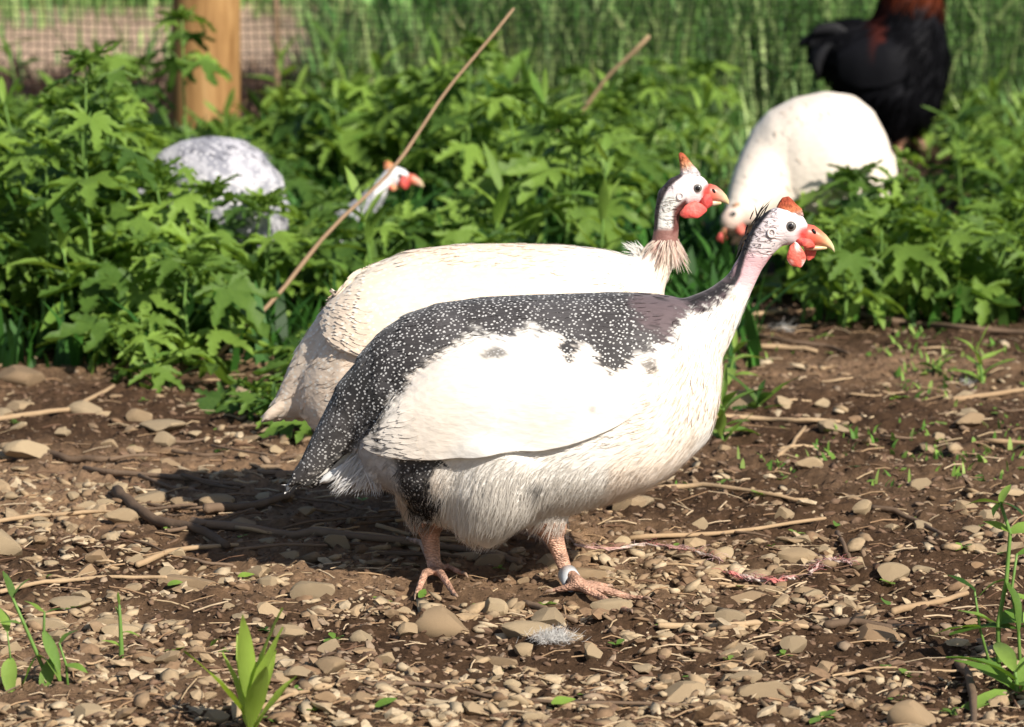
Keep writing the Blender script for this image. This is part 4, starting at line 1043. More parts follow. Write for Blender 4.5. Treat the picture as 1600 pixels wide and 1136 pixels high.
def leaf_ob(me, parent, loc, dirv, size, roll=0.0, name='leaf', wid=1.0):
    o = bpy.data.objects.new(name, me); COL.objects.link(o); o.parent = parent
    x = dirv.normalized(); up = Vector((0, 0, 1)); y = up.cross(x)
    y = y.normalized() if y.length > 1e-3 else Vector((0, 1, 0)); z = x.cross(y)
    M = Matrix((x, y, z)).transposed() @ Matrix.Rotation(roll, 3, 'X')
    M4 = M.to_4x4() @ Matrix.Diagonal((size, size * wid, size, 1)); M4.translation = loc
    o.matrix_local = M4
    return o
def lobed_plant(x, y, h, r, size=.07, pairs=5, label='', group='', name='leafy_weed', lean=None, lo=.15, face=.55):
    root = empty(name, (x, y, gh(x, y))); tag(root, label, 'weed', group)
    lx, ly = lean if lean else (r.uniform(-.12, .12), r.uniform(-.12, .08))
    st = MB(); pts = [Vector((lx * h * t * t + .006 * math.sin(5 * t + x * 40), ly * h * t * t, h * t - .01)) for t in np.linspace(0, 1, 7)]
    st.tube(pts, [.0034 - .0019 * t for t in np.linspace(0, 1, 7)], 6)
    az = r.uniform(0, 6.28)
    for k in range(pairs):
        t = lo + (1 - lo) * (k + .4) / pairs; t = min(t, .97)
        p = Vector((lx * h * t * t, ly * h * t * t, h * t - .01)); az += math.pi / 2 + r.uniform(-.4, .4)
        sz0 = size * (1.15 - .55 * max(0, (t - .55) / .45))
        for s in (0, math.pi):
            if r.random() < .06: continue
            a = az + s + r.uniform(-.25, .25); el = r.uniform(.35, .8)
            pl_ = sz0 * r.uniform(.45, .95); d = Vector((math.cos(a) * math.cos(el), math.sin(a) * math.cos(el), math.sin(el)))
            q = p + d * pl_; mid = p + d * pl_ * .55 + Vector((0, 0, .006)); st.tube([p, mid, q], [.0014, .0012, .0009], 4)
            dd = Vector((math.cos(a), math.sin(a), r.uniform(-.75, .15)))
            if r.random() < face: dd = dd + Vector((.15, -.55, -.15))
            leaf_ob(r.choice(LOBED), root, q, dd, sz0 * r.uniform(.85, 1.25), r.uniform(-.5, .5))
    for k in range(4):                                          # young leaves at the top
        a = az + k * 1.6; d = Vector((math.cos(a), math.sin(a), r.uniform(.3, 1.1)))
        leaf_ob(r.choice(LOBED), root, pts[-1], d, size * r.uniform(.45, .75), r.uniform(-.6, .6))
    so = link('stem', st.mesh('stem'), M_STEM, root, False)
    return root
def long_plant(x, y, h, r, size=.08, n=16, label='', group='', meshes=None, name='long_leaved_weed', cat='weed', lean=None, el0=(.1, .9), base=.15):
    root = empty(name, (x, y, gh(x, y))); tag(root, label, cat, group)
    lx, ly = lean if lean else (r.uniform(-.15, .15), r.uniform(-.15, .1))
    st = MB(); st.tube([Vector((lx * h * t * t, ly * h * t * t, h * t - .008)) for t in np.linspace(0, 1, 6)], [.0028 - .0014 * t for t in np.linspace(0, 1, 6)], 6)
    az = r.uniform(0, 6.28)
    for k in range(n):
        t = base + (1 - base) * k / (n - 1) ; a = az + k * 2.4 + r.uniform(-.3, .3); el = r.uniform(*el0) + .35 * (t > .85)
        leaf_ob(r.choice(meshes or LONG), root, Vector((lx * h * t * t, ly * h * t * t, h * t - .008)), Vector((math.cos(a) * math.cos(el), math.sin(a) * math.cos(el), math.sin(el))), size * r.uniform(.7, 1.2) * (1 - .4 * max(0, t - .6)), r.uniform(-.5, .5))
    link('stem', st.mesh('stem'), M_STEM, root, False)
    return root

def weed_area(u, v):
    """where a weed of the left and middle thicket stands, named by its neighbours"""
    if v > 470: row = 'front-row'
    elif v > 360: row = 'second-row'
    else: row = 'back-row'
    if u < 90: a = 'at the left edge of the thicket'
    elif u < 200: a = 'left of the lavender guinea fowl'
    elif u < 330: a = 'by the left half of the lavender guinea fowl'
    elif u < 450: a = 'by the right half of the lavender guinea fowl'
    elif u < 560: a = 'between lavender bird and hidden red head'
    elif u < 700: a = 'by the hidden red head and the long cane'
    elif u < 820: a = 'behind the middle of the cream back'
    elif u < 930: a = 'by the foot of the short pale cane'
    else: a = 'behind the raised head of the cream bird'
    return row, a
def gravel_area(u, v):
    if v < 690: a = 'between the thicket and the shadow' if u < 520 else 'on the soil right of the breast'
    elif v < 860: a = 'left of the shadow' if u < 200 else 'in or along the birds\' shadow' if u < 620 else 'under the pied belly' if u < 900 else 'on the soil below the breast' if u < 1250 else 'on the open soil at far right'
    elif v < 990: a = 'in the gravel above the chewed sprig' if u < 260 else 'in front of the shadow' if u < 600 else 'around the two feet' if u < 900 else 'along the strands of yarn' if u < 1300 else 'left of the tall ragged weed'
    else: a = 'by the chewed sprig at lower left' if u < 300 else 'right of the bright green sprig' if u < 660 else 'below the large rounded stone' if u < 880 else 'right of the white feather' if u < 1200 else 'in the lower right gravel'
    return a
rp = random.Random(5)
LF = 'front edge weed'
LR = 'clump weed'
LB = 'light weed'
GL = 'lobed-leaf weeds massed in the thicket behind the guinea fowl'
LL = 'tall green weed with lobed leaves in the thicket left of and behind the guinea fowl'
def zone(n, u0, u1, v0, v1, hf, label, group, size=(.056, .096), pairs=(4, 6), seed=0, rej=None, face=.55):
    r = random.Random(seed); k = 0; tries = 0; pts = []
    while k < n and tries < n * 60:
        tries += 1
        u = r.uniform(u0, u1); Yv = r.uniform(5512 / (v1 + 448), 5512 / (v0 + 448)); v = 5512 / Yv - 448
        if rej and rej(u, v): continue
        p = G(u, v)
        if any((p.x - a) ** 2 + (p.y - b) ** 2 < .075 ** 2 for a, b in pts): continue
        pts.append((p.x, p.y)); k += 1
        h = hf(u, v) * r.uniform(.8, 1.15); pr_ = r.randint(*pairs); sz_ = r.uniform(*size); lab = label
        if label is LL:
            row, a = weed_area(u, v); lab = f"{'tall' if h > .30 else 'mid-height' if h > .2 else 'short'} lobed weed {a}, {row.replace('-', ' ')}"
        elif label is LR: lab = f"{'taller' if h > .10 else 'low'} lobed weed of the right-hand clump, {'front' if v > 480 else 'middle' if v > 450 else 'back'} row {'below the red beak' if u < 1330 else 'below the pecking bird' if u < 1450 else 'right of it' if u < 1540 else 'at the edge'}"
        elif label is LB: lab = f"light green weed right of the rooster, {'near the netting' if v < 290 else 'halfway back' if v < 350 else 'close to the pecking bird'}{', at the picture edge' if u > 1540 else ''}"
        elif label is LF: lab = f"low lobed weed in front of the thicket, {'left of the dead stick end' if u < 220 else 'left of the cane foot' if u < 320 else 'beside the cane foot' if u < 390 else 'against the cream tail'}"
        lobed_plant(p.x, p.y, h, r, sz_, pr_, lab, group, face=face)
def free_left(u, v):                                            # keep clear of the grey birds, the post and the cream bird
    if 200 < u < 450 and 380 < v < 520: return True
    if 440 < u < 720 and 340 < v < 450: return True
    if 300 < u < 500 and v > 515: return True
    if 250 < u < 410 and v < 262: return True
    if v > 560 + (0 if u < 250 else 20): return True
    return False
def h_left(u, v):
    top = np.interp(u, [-100, 60, 150, 220, 270, 400, 460, 560, 650, 750, 850, 950, 1060], [190, 170, 110, 110, 225, 240, 160, 140, 110, 70, 190, 225, 250])
    if 210 < u < 580 and v > 430: top = 355
    if 540 < u < 810 and v > 380: top = 322
    Yv = 5512 / (v + 448); return min(.42, max(.10, (v - top) * scale_at(Yv) * .95))
zone(38, -120, 470, 430, 575, h_left, LL, GL, seed=1, rej=free_left)
zone(22, -120, 500, 262, 420, h_left, LL, GL, seed=2, rej=free_left)
zone(44, 440, 1010, 270, 520, h_left, LL, GL, seed=3, rej=free_left)
zone(12, 900, 1130, 235, 330, lambda u, v: .2, LL, GL, seed=4, size=(.05, .075))
# low growth along the front edge of the thicket
zone(24, 100, 520, 545, 690, lambda u, v: .05 if u > 250 else .085, LF, 'low weeds along the front edge of the thicket', size=(.04, .06), pairs=(3, 4), seed=6, rej=lambda u, v: v > 560 + (u - 130) * .36 or 270 < u < 490 and v < 640)
for i, (u, v, h, lo_, sz_, lab) in enumerate([(262, 530, .25, .5, .08, 'tall lobed weed whose top leaves cross the left end of the lavender bird'), (330, 535, .225, .4, .07, 'lobed weed in front of the lavender bird, nearer than the others'), (385, 505, .19, .3, .06, 'lobed weed covering the lavender bird\'s lower right'), (1405, 452, .17, .2, .08, 'lobed weed in front of the white pecking bird\'s tail'), (1285, 458, .12, .2, .075, 'lobed weed in front of the white pecking bird\'s legs'), (236, 505, .19, .35, .07, 'lobed weed right in front of the lavender bird\'s left end'), (292, 512, .22, .45, .075, 'lobed weed whose leaves cross the middle of the lavender bird'), (352, 498, .15, .35, .07, 'lobed weed in front of the lavender bird\'s lower middle'), (408, 520, .20, .4, .065, 'thin lobed weed in front of the lavender bird\'s right end'), (556, 415, .125, .3, .06, 'lobed weed standing just left of the hidden red head'), (600, 425, .10, .2, .06, 'lobed weed just below the hidden red head'), (520, 420, .12, .2, .06, 'lobed weed in front of the hidden bird\'s back')]):
    p = G(u, v); lobed_plant(p.x, p.y, h, random.Random(60 + i), sz_, 3, lab, None, lo=lo_)
# the clump on the right
def h_right(u, v):
    top = np.interp(u, [1190, 1260, 1330, 1400, 1480, 1600, 1700], [400, 330, 285, 330, 340, 300, 300]); Yv = 5512 / (v + 448); return max(.07, (v - top) * scale_at(Yv) * .9)
zone(22, 1240, 1680, 435, 515, h_right, LR, 'weeds of the right-hand clump', seed=7, pairs=(3, 5), size=(.055, .08))
p = G(1330, 452); lobed_plant(p.x, p.y, .185, random.Random(41), .085, 4, 'tall lobed weed standing right in front of the pecking white guinea fowl', None, lean=(-.02, -.02), lo=.3)
zone(22, 1390, 1720, 222, 420, lambda u, v: .12, LB, 'light weeds right of the rooster', seed=8, rej=lambda u, v: u < 1500 and v < 345, size=(.04, .065), pairs=(3, 5))
p = G(300, 330); lobed_plant(p.x, p.y, .36, random.Random(43), .07, 4, 'tall lobed weed whose top leaves cross the left edge of the wooden post', None, lean=(-.05, 0), lo=.62)
rn = random.Random(91)
for i in range(26):
    u = rn.uniform(-40, 1010); Yv = rn.uniform(5.7, 7.9); v = 5512 / Yv - 448
    if free_left(u, v) and i % 3: continue
    p = G(u, v); row, a = weed_area(u, v); hh = min(.36, h_left(u, v) * rn.uniform(.9, 1.25))
    if free_left(u, v): hh = .10
    long_plant(p.x, p.y, hh, random.Random(700 + i), rn.uniform(.07, .12), 13, f"pale narrow-leaved weed {a}, {row.replace('-', ' ')}", 'narrow-leaved weeds in the thicket', LONG_PALE if i % 4 else LONG, el0=(.3, 1.2))
NARROW = ['narrow-leaved weed ' + t for t in ['at the thicket front above the left gravel', 'in front of the lavender bird\'s left flank', 'at the thicket front near the left edge', 'at the thicket front above the crooked stick', 'at the far left edge of the thicket front', 'behind the casque of the cream bird', 'between the cream head and the white pecking bird', 'left of the cream bird\'s casque, in the thicket', 'just right of the rooster\'s feet', 'right of the pecking bird, halfway back', 'at the right edge behind the clump', 'at the right edge nearer than the others', 'standing left of the wooden post', 'at the left edge in front of the netting', 'just right of the wooden post', 'at the netting right of the thin stake', 'at the netting behind the long cane', 'left of the post, halfway back', 'close to the netting right of the rooster', 'at the netting by the right edge']]
for i, (u, v, h) in enumerate([(120, 560, .17), (215, 520, .19), (60, 540, .16), (175, 545, .14), (20, 520, .2), (1085, 300, .17), (1120, 330, .13), (960, 300, .2), (1520, 270, .12), (1500, 330, .17), (1580, 300, .17), (1560, 380, .12), (150, 250, .22), (40, 260, .24), (450, 235, .2), (500, 240, .22), (580, 250, .2), (110, 300, .2), (1450, 250, .1), (1540, 240, .12)]):
    p = G(u, v); long_plant(p.x, p.y, h, random.Random(100 + i), .085, 15, NARROW[i], 'narrow-leaved weeds in the thicket' if u < 700 else 'narrow-leaved weeds at the right', LONG if i % 2 else LONG_PALE)

# ------------------------------------------------------------------ the growth beyond the fence
def blades(name, n, xr, yr, hr, cols, seed, wid=.004, lean=.3, skip=None):
    g = np.random.default_rng(seed); x = g.uniform(*xr, n); y = g.uniform(*yr, n)
    if skip is not None:
        k = ~skip(x, y); x, y = x[k], y[k]; n = len(x)
    h = g.uniform(*hr, n); a = g.uniform(0, 2 * np.pi, n)
    z = ground_h(x, y); dx, dy = np.cos(a) * lean * h * g.uniform(.1, 1, n), np.sin(a) * lean * h * g.uniform(.1, 1, n)
    sx, sy = np.cos(a + 1.57 + g.normal(0, .5, n)), np.sin(a + 1.57); w = wid * g.uniform(.6, 1.6, n)
    V = []
    for t, ww in ((0, 1), (.4, .9), (.75, .6), (1, .05)):
        px, py, pz = x + dx * t * t, y + dy * t * t, z + h * (t - .12 * t * t)
        V += [np.stack([px - sx * w * ww, py - sy * w * ww, pz], 1), np.stack([px + sx * w * ww, py + sy * w * ww, pz], 1)]
    V = np.stack(V, 1).reshape(-1, 3); b = (np.arange(n) * 8)[:, None]
    F = np.concatenate([np.stack([b + 2 * j, b + 2 * j + 1, b + 2 * j + 3, b + 2 * j + 2], -1).reshape(-1, 4) for j in range(3)])
    c = np.array(cols)[g.integers(0, len(cols), n)] * g.uniform(.7, 1.3, (n, 1)); C = np.repeat(c, 8, axis=0)
    o = link(name, mesh_np(name, V, F, True, C), M_GRASS); return o
GC = [(.20, .36, .10), (.30, .46, .16), (.12, .26, .07), (.40, .52, .20)]
tag(blades('tall_grass', 22000, (.05, 2.4), (8.5, 13.5), (.12, .62), GC, 1, .0035, 1.0), 'tall green grass beyond the netting', 'grass', None, 'stuff')
tag(blades('short_grass', 6500, (-.45, .35), (8.5, 12.5), (.06, .34), GC + [(.36, .44, .16), (.40, .42, .20)], 2, .004, .6), 'mixed green growth beyond the netting', 'grass', None, 'stuff')
tag(blades('far_grass', 9000, (-2.2, .3), (12.2, 15.5), (.2, .6), GC + [(.18, .26, .05)], 3, .007), 'sunny grass beyond the bare patch', 'grass', None, 'stuff')
tag(blades('patch_grass', 1500, (-2.2, -.2), (9.4, 12.2), (.03, .16), GC, 12, .004, .9, lambda x, y: fbm(np.stack([x * 2.2, y * 1.6, x * 0], 1), 2, 55) < .05), 'tufts of green on the bare patch beyond the netting', 'grass', None, 'stuff')
tag(blades('dry_brush', 2600, (-2.0, -.15), (8.5, 9.6), (.03, .12), [(.09, .05, .035), (.14, .085, .055), (.05, .03, .022)], 4, .004, 1.4), 'dry brown brush at the foot of the netting', 'brush', None, 'stuff')
tag(blades('fence_grass', 2600, (-.25, 2.2), (7.3, 8.4), (.05, .18), GC, 5, .003, .7, lambda x, y: (x > .52) & (x < 1.0) & (y < 8.15)), 'grass along the near side of the netting', 'grass', None, 'stuff')
tag(blades('under_growth', 5200, (-1.1, .35), (5.35, 7.9), (.03, .13), [(.035, .11, .016), (.05, .15, .022), (.025, .08, .014)], 6, .006, .9), 'grass and shoots under the weeds', 'grass', None, 'stuff')
tag(blades('clump_grass', 1500, (.42, 1.3), (5.75, 7.1), (.02, .08), [(.05, .14, .02), (.08, .19, .03), (.10, .2, .04)], 7, .005, .9), 'grass under the right-hand weeds', 'grass', None, 'stuff')
tag(blades('soil_sprouts', 1500, (.12, .75), (4.5, 5.75), (.004, .018), [(.12, .26, .04), (.20, .34, .06), (.26, .36, .09)], 9, .0022, 1.2, lambda x, y: fbm(np.stack([x * 9, y * 6, x * 0], 1), 2, 99) < .12), 'thin green sprouts on the soil right of the breast', 'sprouts', None, 'stuff')
tag(blades('bank_leaves', 8000, (-.35, 2.6), (8.8, 12), (.08, .42), [(.14, .30, .07), (.20, .38, .10), (.08, .2, .05)], 8, .014, 1.1), 'broad leaves mixed into the grass beyond the netting', 'leaves', None, 'stuff')

# ------------------------------------------------------------------ stones
def stone_mesh(seed, sub=2, cuts=9):
    r = random.Random(seed); bm = bmesh.new(); bmesh.ops.create_icosphere(bm, subdivisions=sub, radius=1.0)
    pl = []
    for _ in range(cuts):
        n = Vector((r.gauss(0, 1), r.gauss(0, 1), r.gauss(0, .9))).normalized(); pl.append((n, r.uniform(.40, .80)))
    for v in bm.verts:
        p = v.co.copy()
        for n, d in pl:
            e = p.dot(n) - d
            if e > 0: p -= n * e * .98
        v.co = p
    me = bpy.data.meshes.new('stone'); bm.to_mesh(me); bm.free()
    me.polygons.foreach_set('use_smooth', [True] * len(me.polygons)); me.set_sharp_from_angle(angle=R(24)); return me
STONES = [stone_mesh(i, 3 if i < 6 else 2, 7 + i % 5) for i in range(14)]
for me in STONES: me.materials.append(M_STONE)
TAKEN = []
def stone(u, v, wpx, hpx, label, group=None, r=random, me=None, depth=None):
    p = G(u, v); s = scale_at(p.y); a = wpx * s / 2; c = hpx * s / 2
    flat = depth or r.uniform(.6, .95)
    o = bpy.data.objects.new('stone', me or r.choice(STONES)); COL.objects.link(o)
    k = 1.25
    o.scale = (a * k, a * flat * k, max(c * .95, a * .22) * k); o.rotation_euler = (r.uniform(-.15, .15), r.uniform(-.12, .12), r.uniform(-.4, .4) + (math.pi if r.random() < .5 else 0))
    o.location = (p.x, p.y + a * .25, max(sz1(p.x, p.y), gh(p.x, p.y)) + max(c * .95, a * .22) * .42)
    tag(o, label, 'stone', group); TAKEN.append((p.x, p.y, a)); return o
rs = random.Random(9)
for i, (u, v, w_, h_, lab) in enumerate([
    (690, 982, 92, 52, 'large rounded stone lying just in front of the rear foot'),
    (488, 932, 60, 34, 'squarish pale stone at the front edge of the shadow'),
    (825, 1000, 86, 34, 'long flat stone between the large rounded stone and the white feather'),
    (1197, 1092, 78, 38, 'broad rounded stone near the bottom, right of the feather'),
    (925, 1036, 42, 32, 'egg-shaped stone below the banded foot'),
    (771, 966, 40, 34, 'rounded stone touching the right end of the large rounded stone'),
    (1170, 943, 76, 24, 'long flat greenish stone next to the red yarn'),
    (1246, 880, 56, 28, 'flat slab stone just above the red yarn'),
    (1395, 905, 54, 34, 'plump stone lying alone right of the red and white yarn'),
    (1366, 1005, 70, 36, 'angular stone at the end of the long pale stalk'),
    (565, 1003, 36, 24, 'small oval stone left of the large rounded stone'),
    (450, 1002, 46, 22, 'smooth flat oval stone below the squarish stone'),
    (1067, 1092, 70, 26, 'thin wide slab near the bottom centre'),
    (1262, 736, 42, 24, 'lone pebble on open soil right of the breast'),
    (1440, 762, 34, 26, 'lone pebble on open soil far right'),
    (1092, 824, 36, 22, 'stone beside the stalk below the breast'),
    (1350, 808, 32, 24, 'rounded pebble at the left end of the dark twig'),
    (30, 596, 92, 34, 'flat mossy stone at the left edge under the thicket'),
    (255, 698, 42, 32, 'brown rounded stone at the rim of the shadow'),
    (292, 916, 78, 20, 'brick-like flat stone left of the squarish stone'),
    (110, 952, 70, 24, 'flat slab beside the chewed sprig'),
    (1180, 1030, 50, 26, 'flat stone right of the white feather'),
    (640, 1000, 34, 26, 'stone against the left end of the large rounded stone'),
    (862, 890, 66, 34, 'stone behind the banded leg'),
    (470, 1062, 50, 24, 'reddish brown stone near the bottom left'),
    (1240, 1020, 44, 30, 'stone right of the flat stones at bottom'),
    (1005, 790, 36, 20, 'pebble beneath the breast feathers'),
    (265, 905, 40, 28, 'rounded stone at the end of the pale stick'),
    (1510, 668, 54, 26, 'block-like stone on the soil at right'),
    (90, 1000, 46, 22, 'flat stone below the slab on the left'),
    (1290, 1052, 36, 20, 'small stone near the bottom right'),
    (955, 962, 56, 20, 'slab in front of the banded foot'),
    (340, 800, 60, 34, 'dark stone lying in the shadow among the branches')]):
    stone(u, v, w_, h_, lab, None, rs, STONES[i % 6] if w_ > 50 else None)
def dens(u, v):
    left = 1.0 * sstep(600, 680, np.array(v)) if u < 720 else 0
    low = sstep(780, 900, np.array(v)) * 1.0
    right = .30 * sstep(520, 620, np.array(v))
    soil = .45 if (180 < u < 420 and v > 1040) or (u > 1330 and v > 900) else 1
    return float(max(left, low, right)) * soil
n_s, tries = 0, 0
while n_s < 262 and tries < 9000:
    tries += 1
    u = rs.uniform(-30, 1630); Yv = rs.uniform(3.42, 5.2); v = 5512 / Yv - 448
    if rs.random() > dens(u, v) ** 1.1: continue
    p = G(u, v); w_ = min(74, 22 + rs.expovariate(1 / 14.)); a = w_ * scale_at(p.y) / 2
    if any((p.x - x) ** 2 + (p.y - y) ** 2 < (a + b) ** 2 * .55 for x, y, b in TAKEN): continue
    if near_toe(p.x, p.y, a + .006): continue
    n_s += 1
    hr = rs.uniform(.25, .7); sh = 'flat' if hr < .4 else 'plump' if hr > .56 else 'angular'
    stone(u, v, w_, w_ * hr, f"{'small' if w_ < 30 else 'middling'} {sh} stone {gravel_area(u, v)}", 'small stones strewn over the bare soil', rs)

def gravel(name, n, seed, crumbs=False):
    g = np.random.default_rng(seed); base = []
    for i in range(10):
        me = stone_mesh(200 + i, 1, 6); co = np.empty(len(me.vertices) * 3); me.vertices.foreach_get('co', co); f = np.array([p.vertices[:] for p in me.polygons]); base.append((co.reshape(-1, 3), f)); bpy.data.meshes.remove(me)
    Y = 1 / g.uniform(1 / 6.0, 1 / 3.35, n); x = g.uniform(-.62, .62, n) * Y / 3.8; u = 800 + F_PX * x / Y; v = 5512 / Y - 448
    d = np.array([dens(a, b) for a, b in zip(u, v)]); keep = (g.random(n) < (1 if crumbs else np.maximum(.10, d) * sstep(-.30, .50, fbm(np.stack([x * 7, Y * 7, x * 0], 1), 2, 88)))) & np.array([not near_toe(a, b, .010) for a, b in zip(x, Y)]); Y, x = Y[keep], x[keep]; n = len(x)
    z = surf(x, Y); sz = .0020 + g.gamma(1.5, .0024, n); sz = np.minimum(sz, .0125)
    V = []; F = []; C = []; o = 0
    if crumbs: sz = np.minimum(.0012 + g.gamma(1.4, .0012, n), .008)
    pal = np.array([(.14, .09, .058), (.18, .115, .075), (.12, .072, .045), (.22, .15, .098), (.16, .10, .065), (.26, .19, .13)]) if crumbs else np.array([(.31, .228, .142), (.38, .29, .185), (.25, .172, .105), (.44, .345, .23), (.20, .128, .076), (.35, .25, .15)])
    for i in range(n):
        co, f = base[i % 10]; a = g.uniform(0, 6.28); c, s = math.cos(a), math.sin(a); tx, ty = g.normal(0, .25, 2); sc = sz[i] * np.array([g.uniform(.9, 1.8), g.uniform(.6, 1.0), g.uniform(.28, .62)])
        q = co * sc; q = np.stack([q[:, 0] * c - q[:, 1] * s, q[:, 0] * s + q[:, 1] * c, q[:, 2] + tx * q[:, 0] + ty * q[:, 1]], 1) + (x[i], Y[i], z[i] + sc[2] * .3)
        V.append(q); F.append(f + o); o += len(co); C.append(np.tile(pal[g.integers(0, 6)] * g.uniform(.85, 1.15), (len(co), 1)))
    ob = link(name, mesh_np(name, np.concatenate(V), np.concatenate(F), True, np.concatenate(C)), M_GRAVEL); sm = g.random(n) < .55; ob.data.polygons.foreach_set('use_smooth', np.repeat(sm, len(base[0][1]))); tag(ob, 'fine gravel and soil crumbs on the bare ground', 'gravel', None, 'stuff')
gravel('gravel', 22000, 3)
gravel('soil_crumbs', 24000, 8, True)

def litter(name, n, seed):
    """bits of straw, bark and dry leaf"""
    g = np.random.default_rng(seed); mb = MB(); pal = [(.42, .31, .19), (.50, .38, .25), (.30, .19, .11), (.14, .08, .05), (.36, .24, .14)]
    for i in range(n):
        Y = 1 / g.uniform(1 / 6.2, 1 / 3.35); x = g.uniform(-.62, .62) * Y / 3.8; L = g.uniform(.008, .042); a = g.normal(0, .6); w = g.uniform(.0004, .0011)
        p = Vector((x, Y, sz1(x, Y) + .002)); d = Vector((math.cos(a), math.sin(a), g.normal(0, .08))) * L; q = p + d; q.z = sz1(q.x, q.y) + .0015 + g.uniform(0, .004)
        m = (p + q) / 2 + Vector((0, 0, g.uniform(0, .003))); mb.tube([p, m, q], w, 4, cap=False, c=pal[int(g.integers(0, 5))], flat=g.uniform(.5, 1.6))
    ob = link(name, mb.mesh(name), M_GRAVEL); tag(ob, 'bits of straw, bark and dry leaf on the soil', 'litter', None, 'stuff')
litter('straw_litter', 1900, 4)

# ------------------------------------------------------------------ sticks and stalks
def stick(name, pts, th, m, label, cat='stick', group=None, seed=0, lift=0.0, taper=.35, n=8):
    r = random.Random(seed); P = []
    for i in range(len(pts) - 1):
        for k in range(4 if i < len(pts) - 2 else 5):
            t = k / 4; u = pts[i][0] * (1 - t) + pts[i + 1][0] * t; v = pts[i][1] * (1 - t) + pts[i + 1][1] * t; P.append((u, v))
    Q = []
    for i, (u, v) in enumerate(P):
        p = G(u, v); s = scale_at(p.y); rad = th * s / 2
        p.z = gh(p.x, p.y) + .003 + rad * .75 + lift + .0012 * math.sin(i * .6 + seed); p.y += r.uniform(-.2, .2) * rad * 2; Q.append((p, rad * (1 - taper * i / len(P)) * r.uniform(.88, 1.12)))
    mb = MB(); mb.tube([q[0] for q in Q], [q[1] for q in Q], n)
    o = link(name, mb.mesh(name), m); c = Q[0][0].copy()
    o.data.transform(Matrix.Translation(-c)); o.location = c
    tag(o, label, cat, group); return o
D_, T_ = M_STICK_DARK, M_STICK_TAN
for i, (pts, th, m, lab) in enumerate([
    ([(183, 778), (212, 806), (250, 826), (300, 836), (338, 852), (355, 862)], 19, D_, 'thick crooked grey branch whose left end pokes out of the shadow'),
    ([(322, 806), (370, 802), (410, 796), (448, 786), (466, 764)], 16, D_, 'forked dark branch rising towards the pied tail tip'),
    ([(300, 826), (400, 834), (520, 843), (640, 856), (740, 868), (812, 890)], 15, D_, 'long straight dark branch lying in the shadow up to the rear foot'),
    ([(40, 706), (95, 720), (150, 728), (186, 726)], 13, D_, 'weathered stick left of the shadow under the thicket'),
    ([(132, 738), (200, 748), (290, 756), (385, 766)], 10, D_, 'brown stick running from the sunlit gravel into the shadow'),
    ([(214, 888), (262, 872), (312, 862), (372, 857)], 10, T_, 'pale stick with its end in the sun at the front edge of the shadow'),
    ([(-20, 664), (60, 654), (120, 638), (178, 612)], 9, T_, 'tan stick slanting up to the thicket at the left edge'),
    ([(-20, 826), (60, 812), (130, 806), (200, 806)], 8, T_, 'pale straight stalk on the gravel at the left edge'),
    ([(1290, 484), (1360, 502), (1440, 514), (1530, 522), (1640, 528)], 11, D_, 'long brown branch under the right-hand weed clump'),
    ([(1152, 512), (1190, 530), (1240, 542), (1300, 548), (1326, 558)], 8, D_, 'curved dark twig right of the pied breast'),
    ([(1138, 546), (1200, 548), (1276, 557)], 10, T_, 'pale straight stalk right of the pied breast'),
    ([(1028, 768), (1100, 766), (1180, 776), (1262, 786)], 9, T_, 'long stalk on the soil below the breast'),
    ([(1362, 799), (1400, 808), (1440, 824), (1474, 844)], 10, D_, 'dark bent twig on the open soil at right'),
    ([(1216, 720), (1238, 702), (1258, 672)], 8, T_, 'short forked stalk pointing up on the soil at right'),
    ([(985, 848), (1080, 842), (1180, 834), (1290, 818)], 8, T_, 'pale stalk lying behind the red yarn'),
    ([(1030, 988), (1110, 986), (1180, 984), (1262, 988)], 12, T_, 'long pale stalk in front of the banded foot'),
    ([(1492, 1040), (1512, 1062), (1520, 1100), (1522, 1150)], 16, D_, 'thick short branch beside the weed at the lower right corner'),
    ([(1308, 838), (1318, 858), (1328, 882)], 9, D_, 'stubby dark twig right of the slab stone'),
    ([(556, 1074), (650, 1078), (760, 1094), (880, 1106), (1060, 1110)], 8, D_, 'long thin dark stem along the bottom of the picture'),
    ([(408, 1114), (450, 1096), (510, 1078), (590, 1064)], 8, T_, 'pale frayed straw beside the bright sprig at the bottom'),
    ([(1395, 966), (1450, 952), (1512, 934)], 12, T_, 'tan stalk on the soil left of the lower right weed'),
    ([(1108, 655), (1190, 660), (1245, 664), (1312, 666)], 9, T_, 'brown stalk below the grass tuft at right'),
    ([(1540, 695), (1640, 697)], 8, T_, 'short pale stalk at the right edge'),
    ([(1490, 630), (1560, 622), (1640, 612)], 10, T_, 'stalk at the right edge above the short pale one'),
    ([(1290, 985), (1330, 982), (1392, 990)], 14, D_, 'dark broken stick at the right end of the long pale stalk'),
    ([(820, 952), (860, 966), (900, 978)], 12, D_, 'dark short stick right of the large rounded stone'),
    ([(0, 934), (70, 916), (160, 908), (260, 912)], 8, T_, 'thin bowed stalk over the gravel at left'),
    ([(1130, 500), (1180, 496), (1230, 492)], 9, T_, 'stalk behind the neck base, under the clump'),
    ([(1060, 430), (1120, 440), (1160, 436)], 9, T_, 'dead stalk on the ground between the two foremost heads'),
    ([(560, 868), (640, 872), (720, 880)], 9, D_, 'twig in the shadow behind the rear foot'),
    ([(400, 744), (460, 748), (560, 752), (640, 748)], 9, D_, 'thin stick in the shadow under the pied tail'),
    ([(1155, 430), (1205, 440), (1250, 424)], 9, T_, 'dry stalk in front of the right-hand weeds below the red beak')]):
    stick('branch' if m is D_ else 'dry_stalk', pts, th, m, lab, 'branch' if m is D_ else 'stalk', None, i)
rt = random.Random(21)
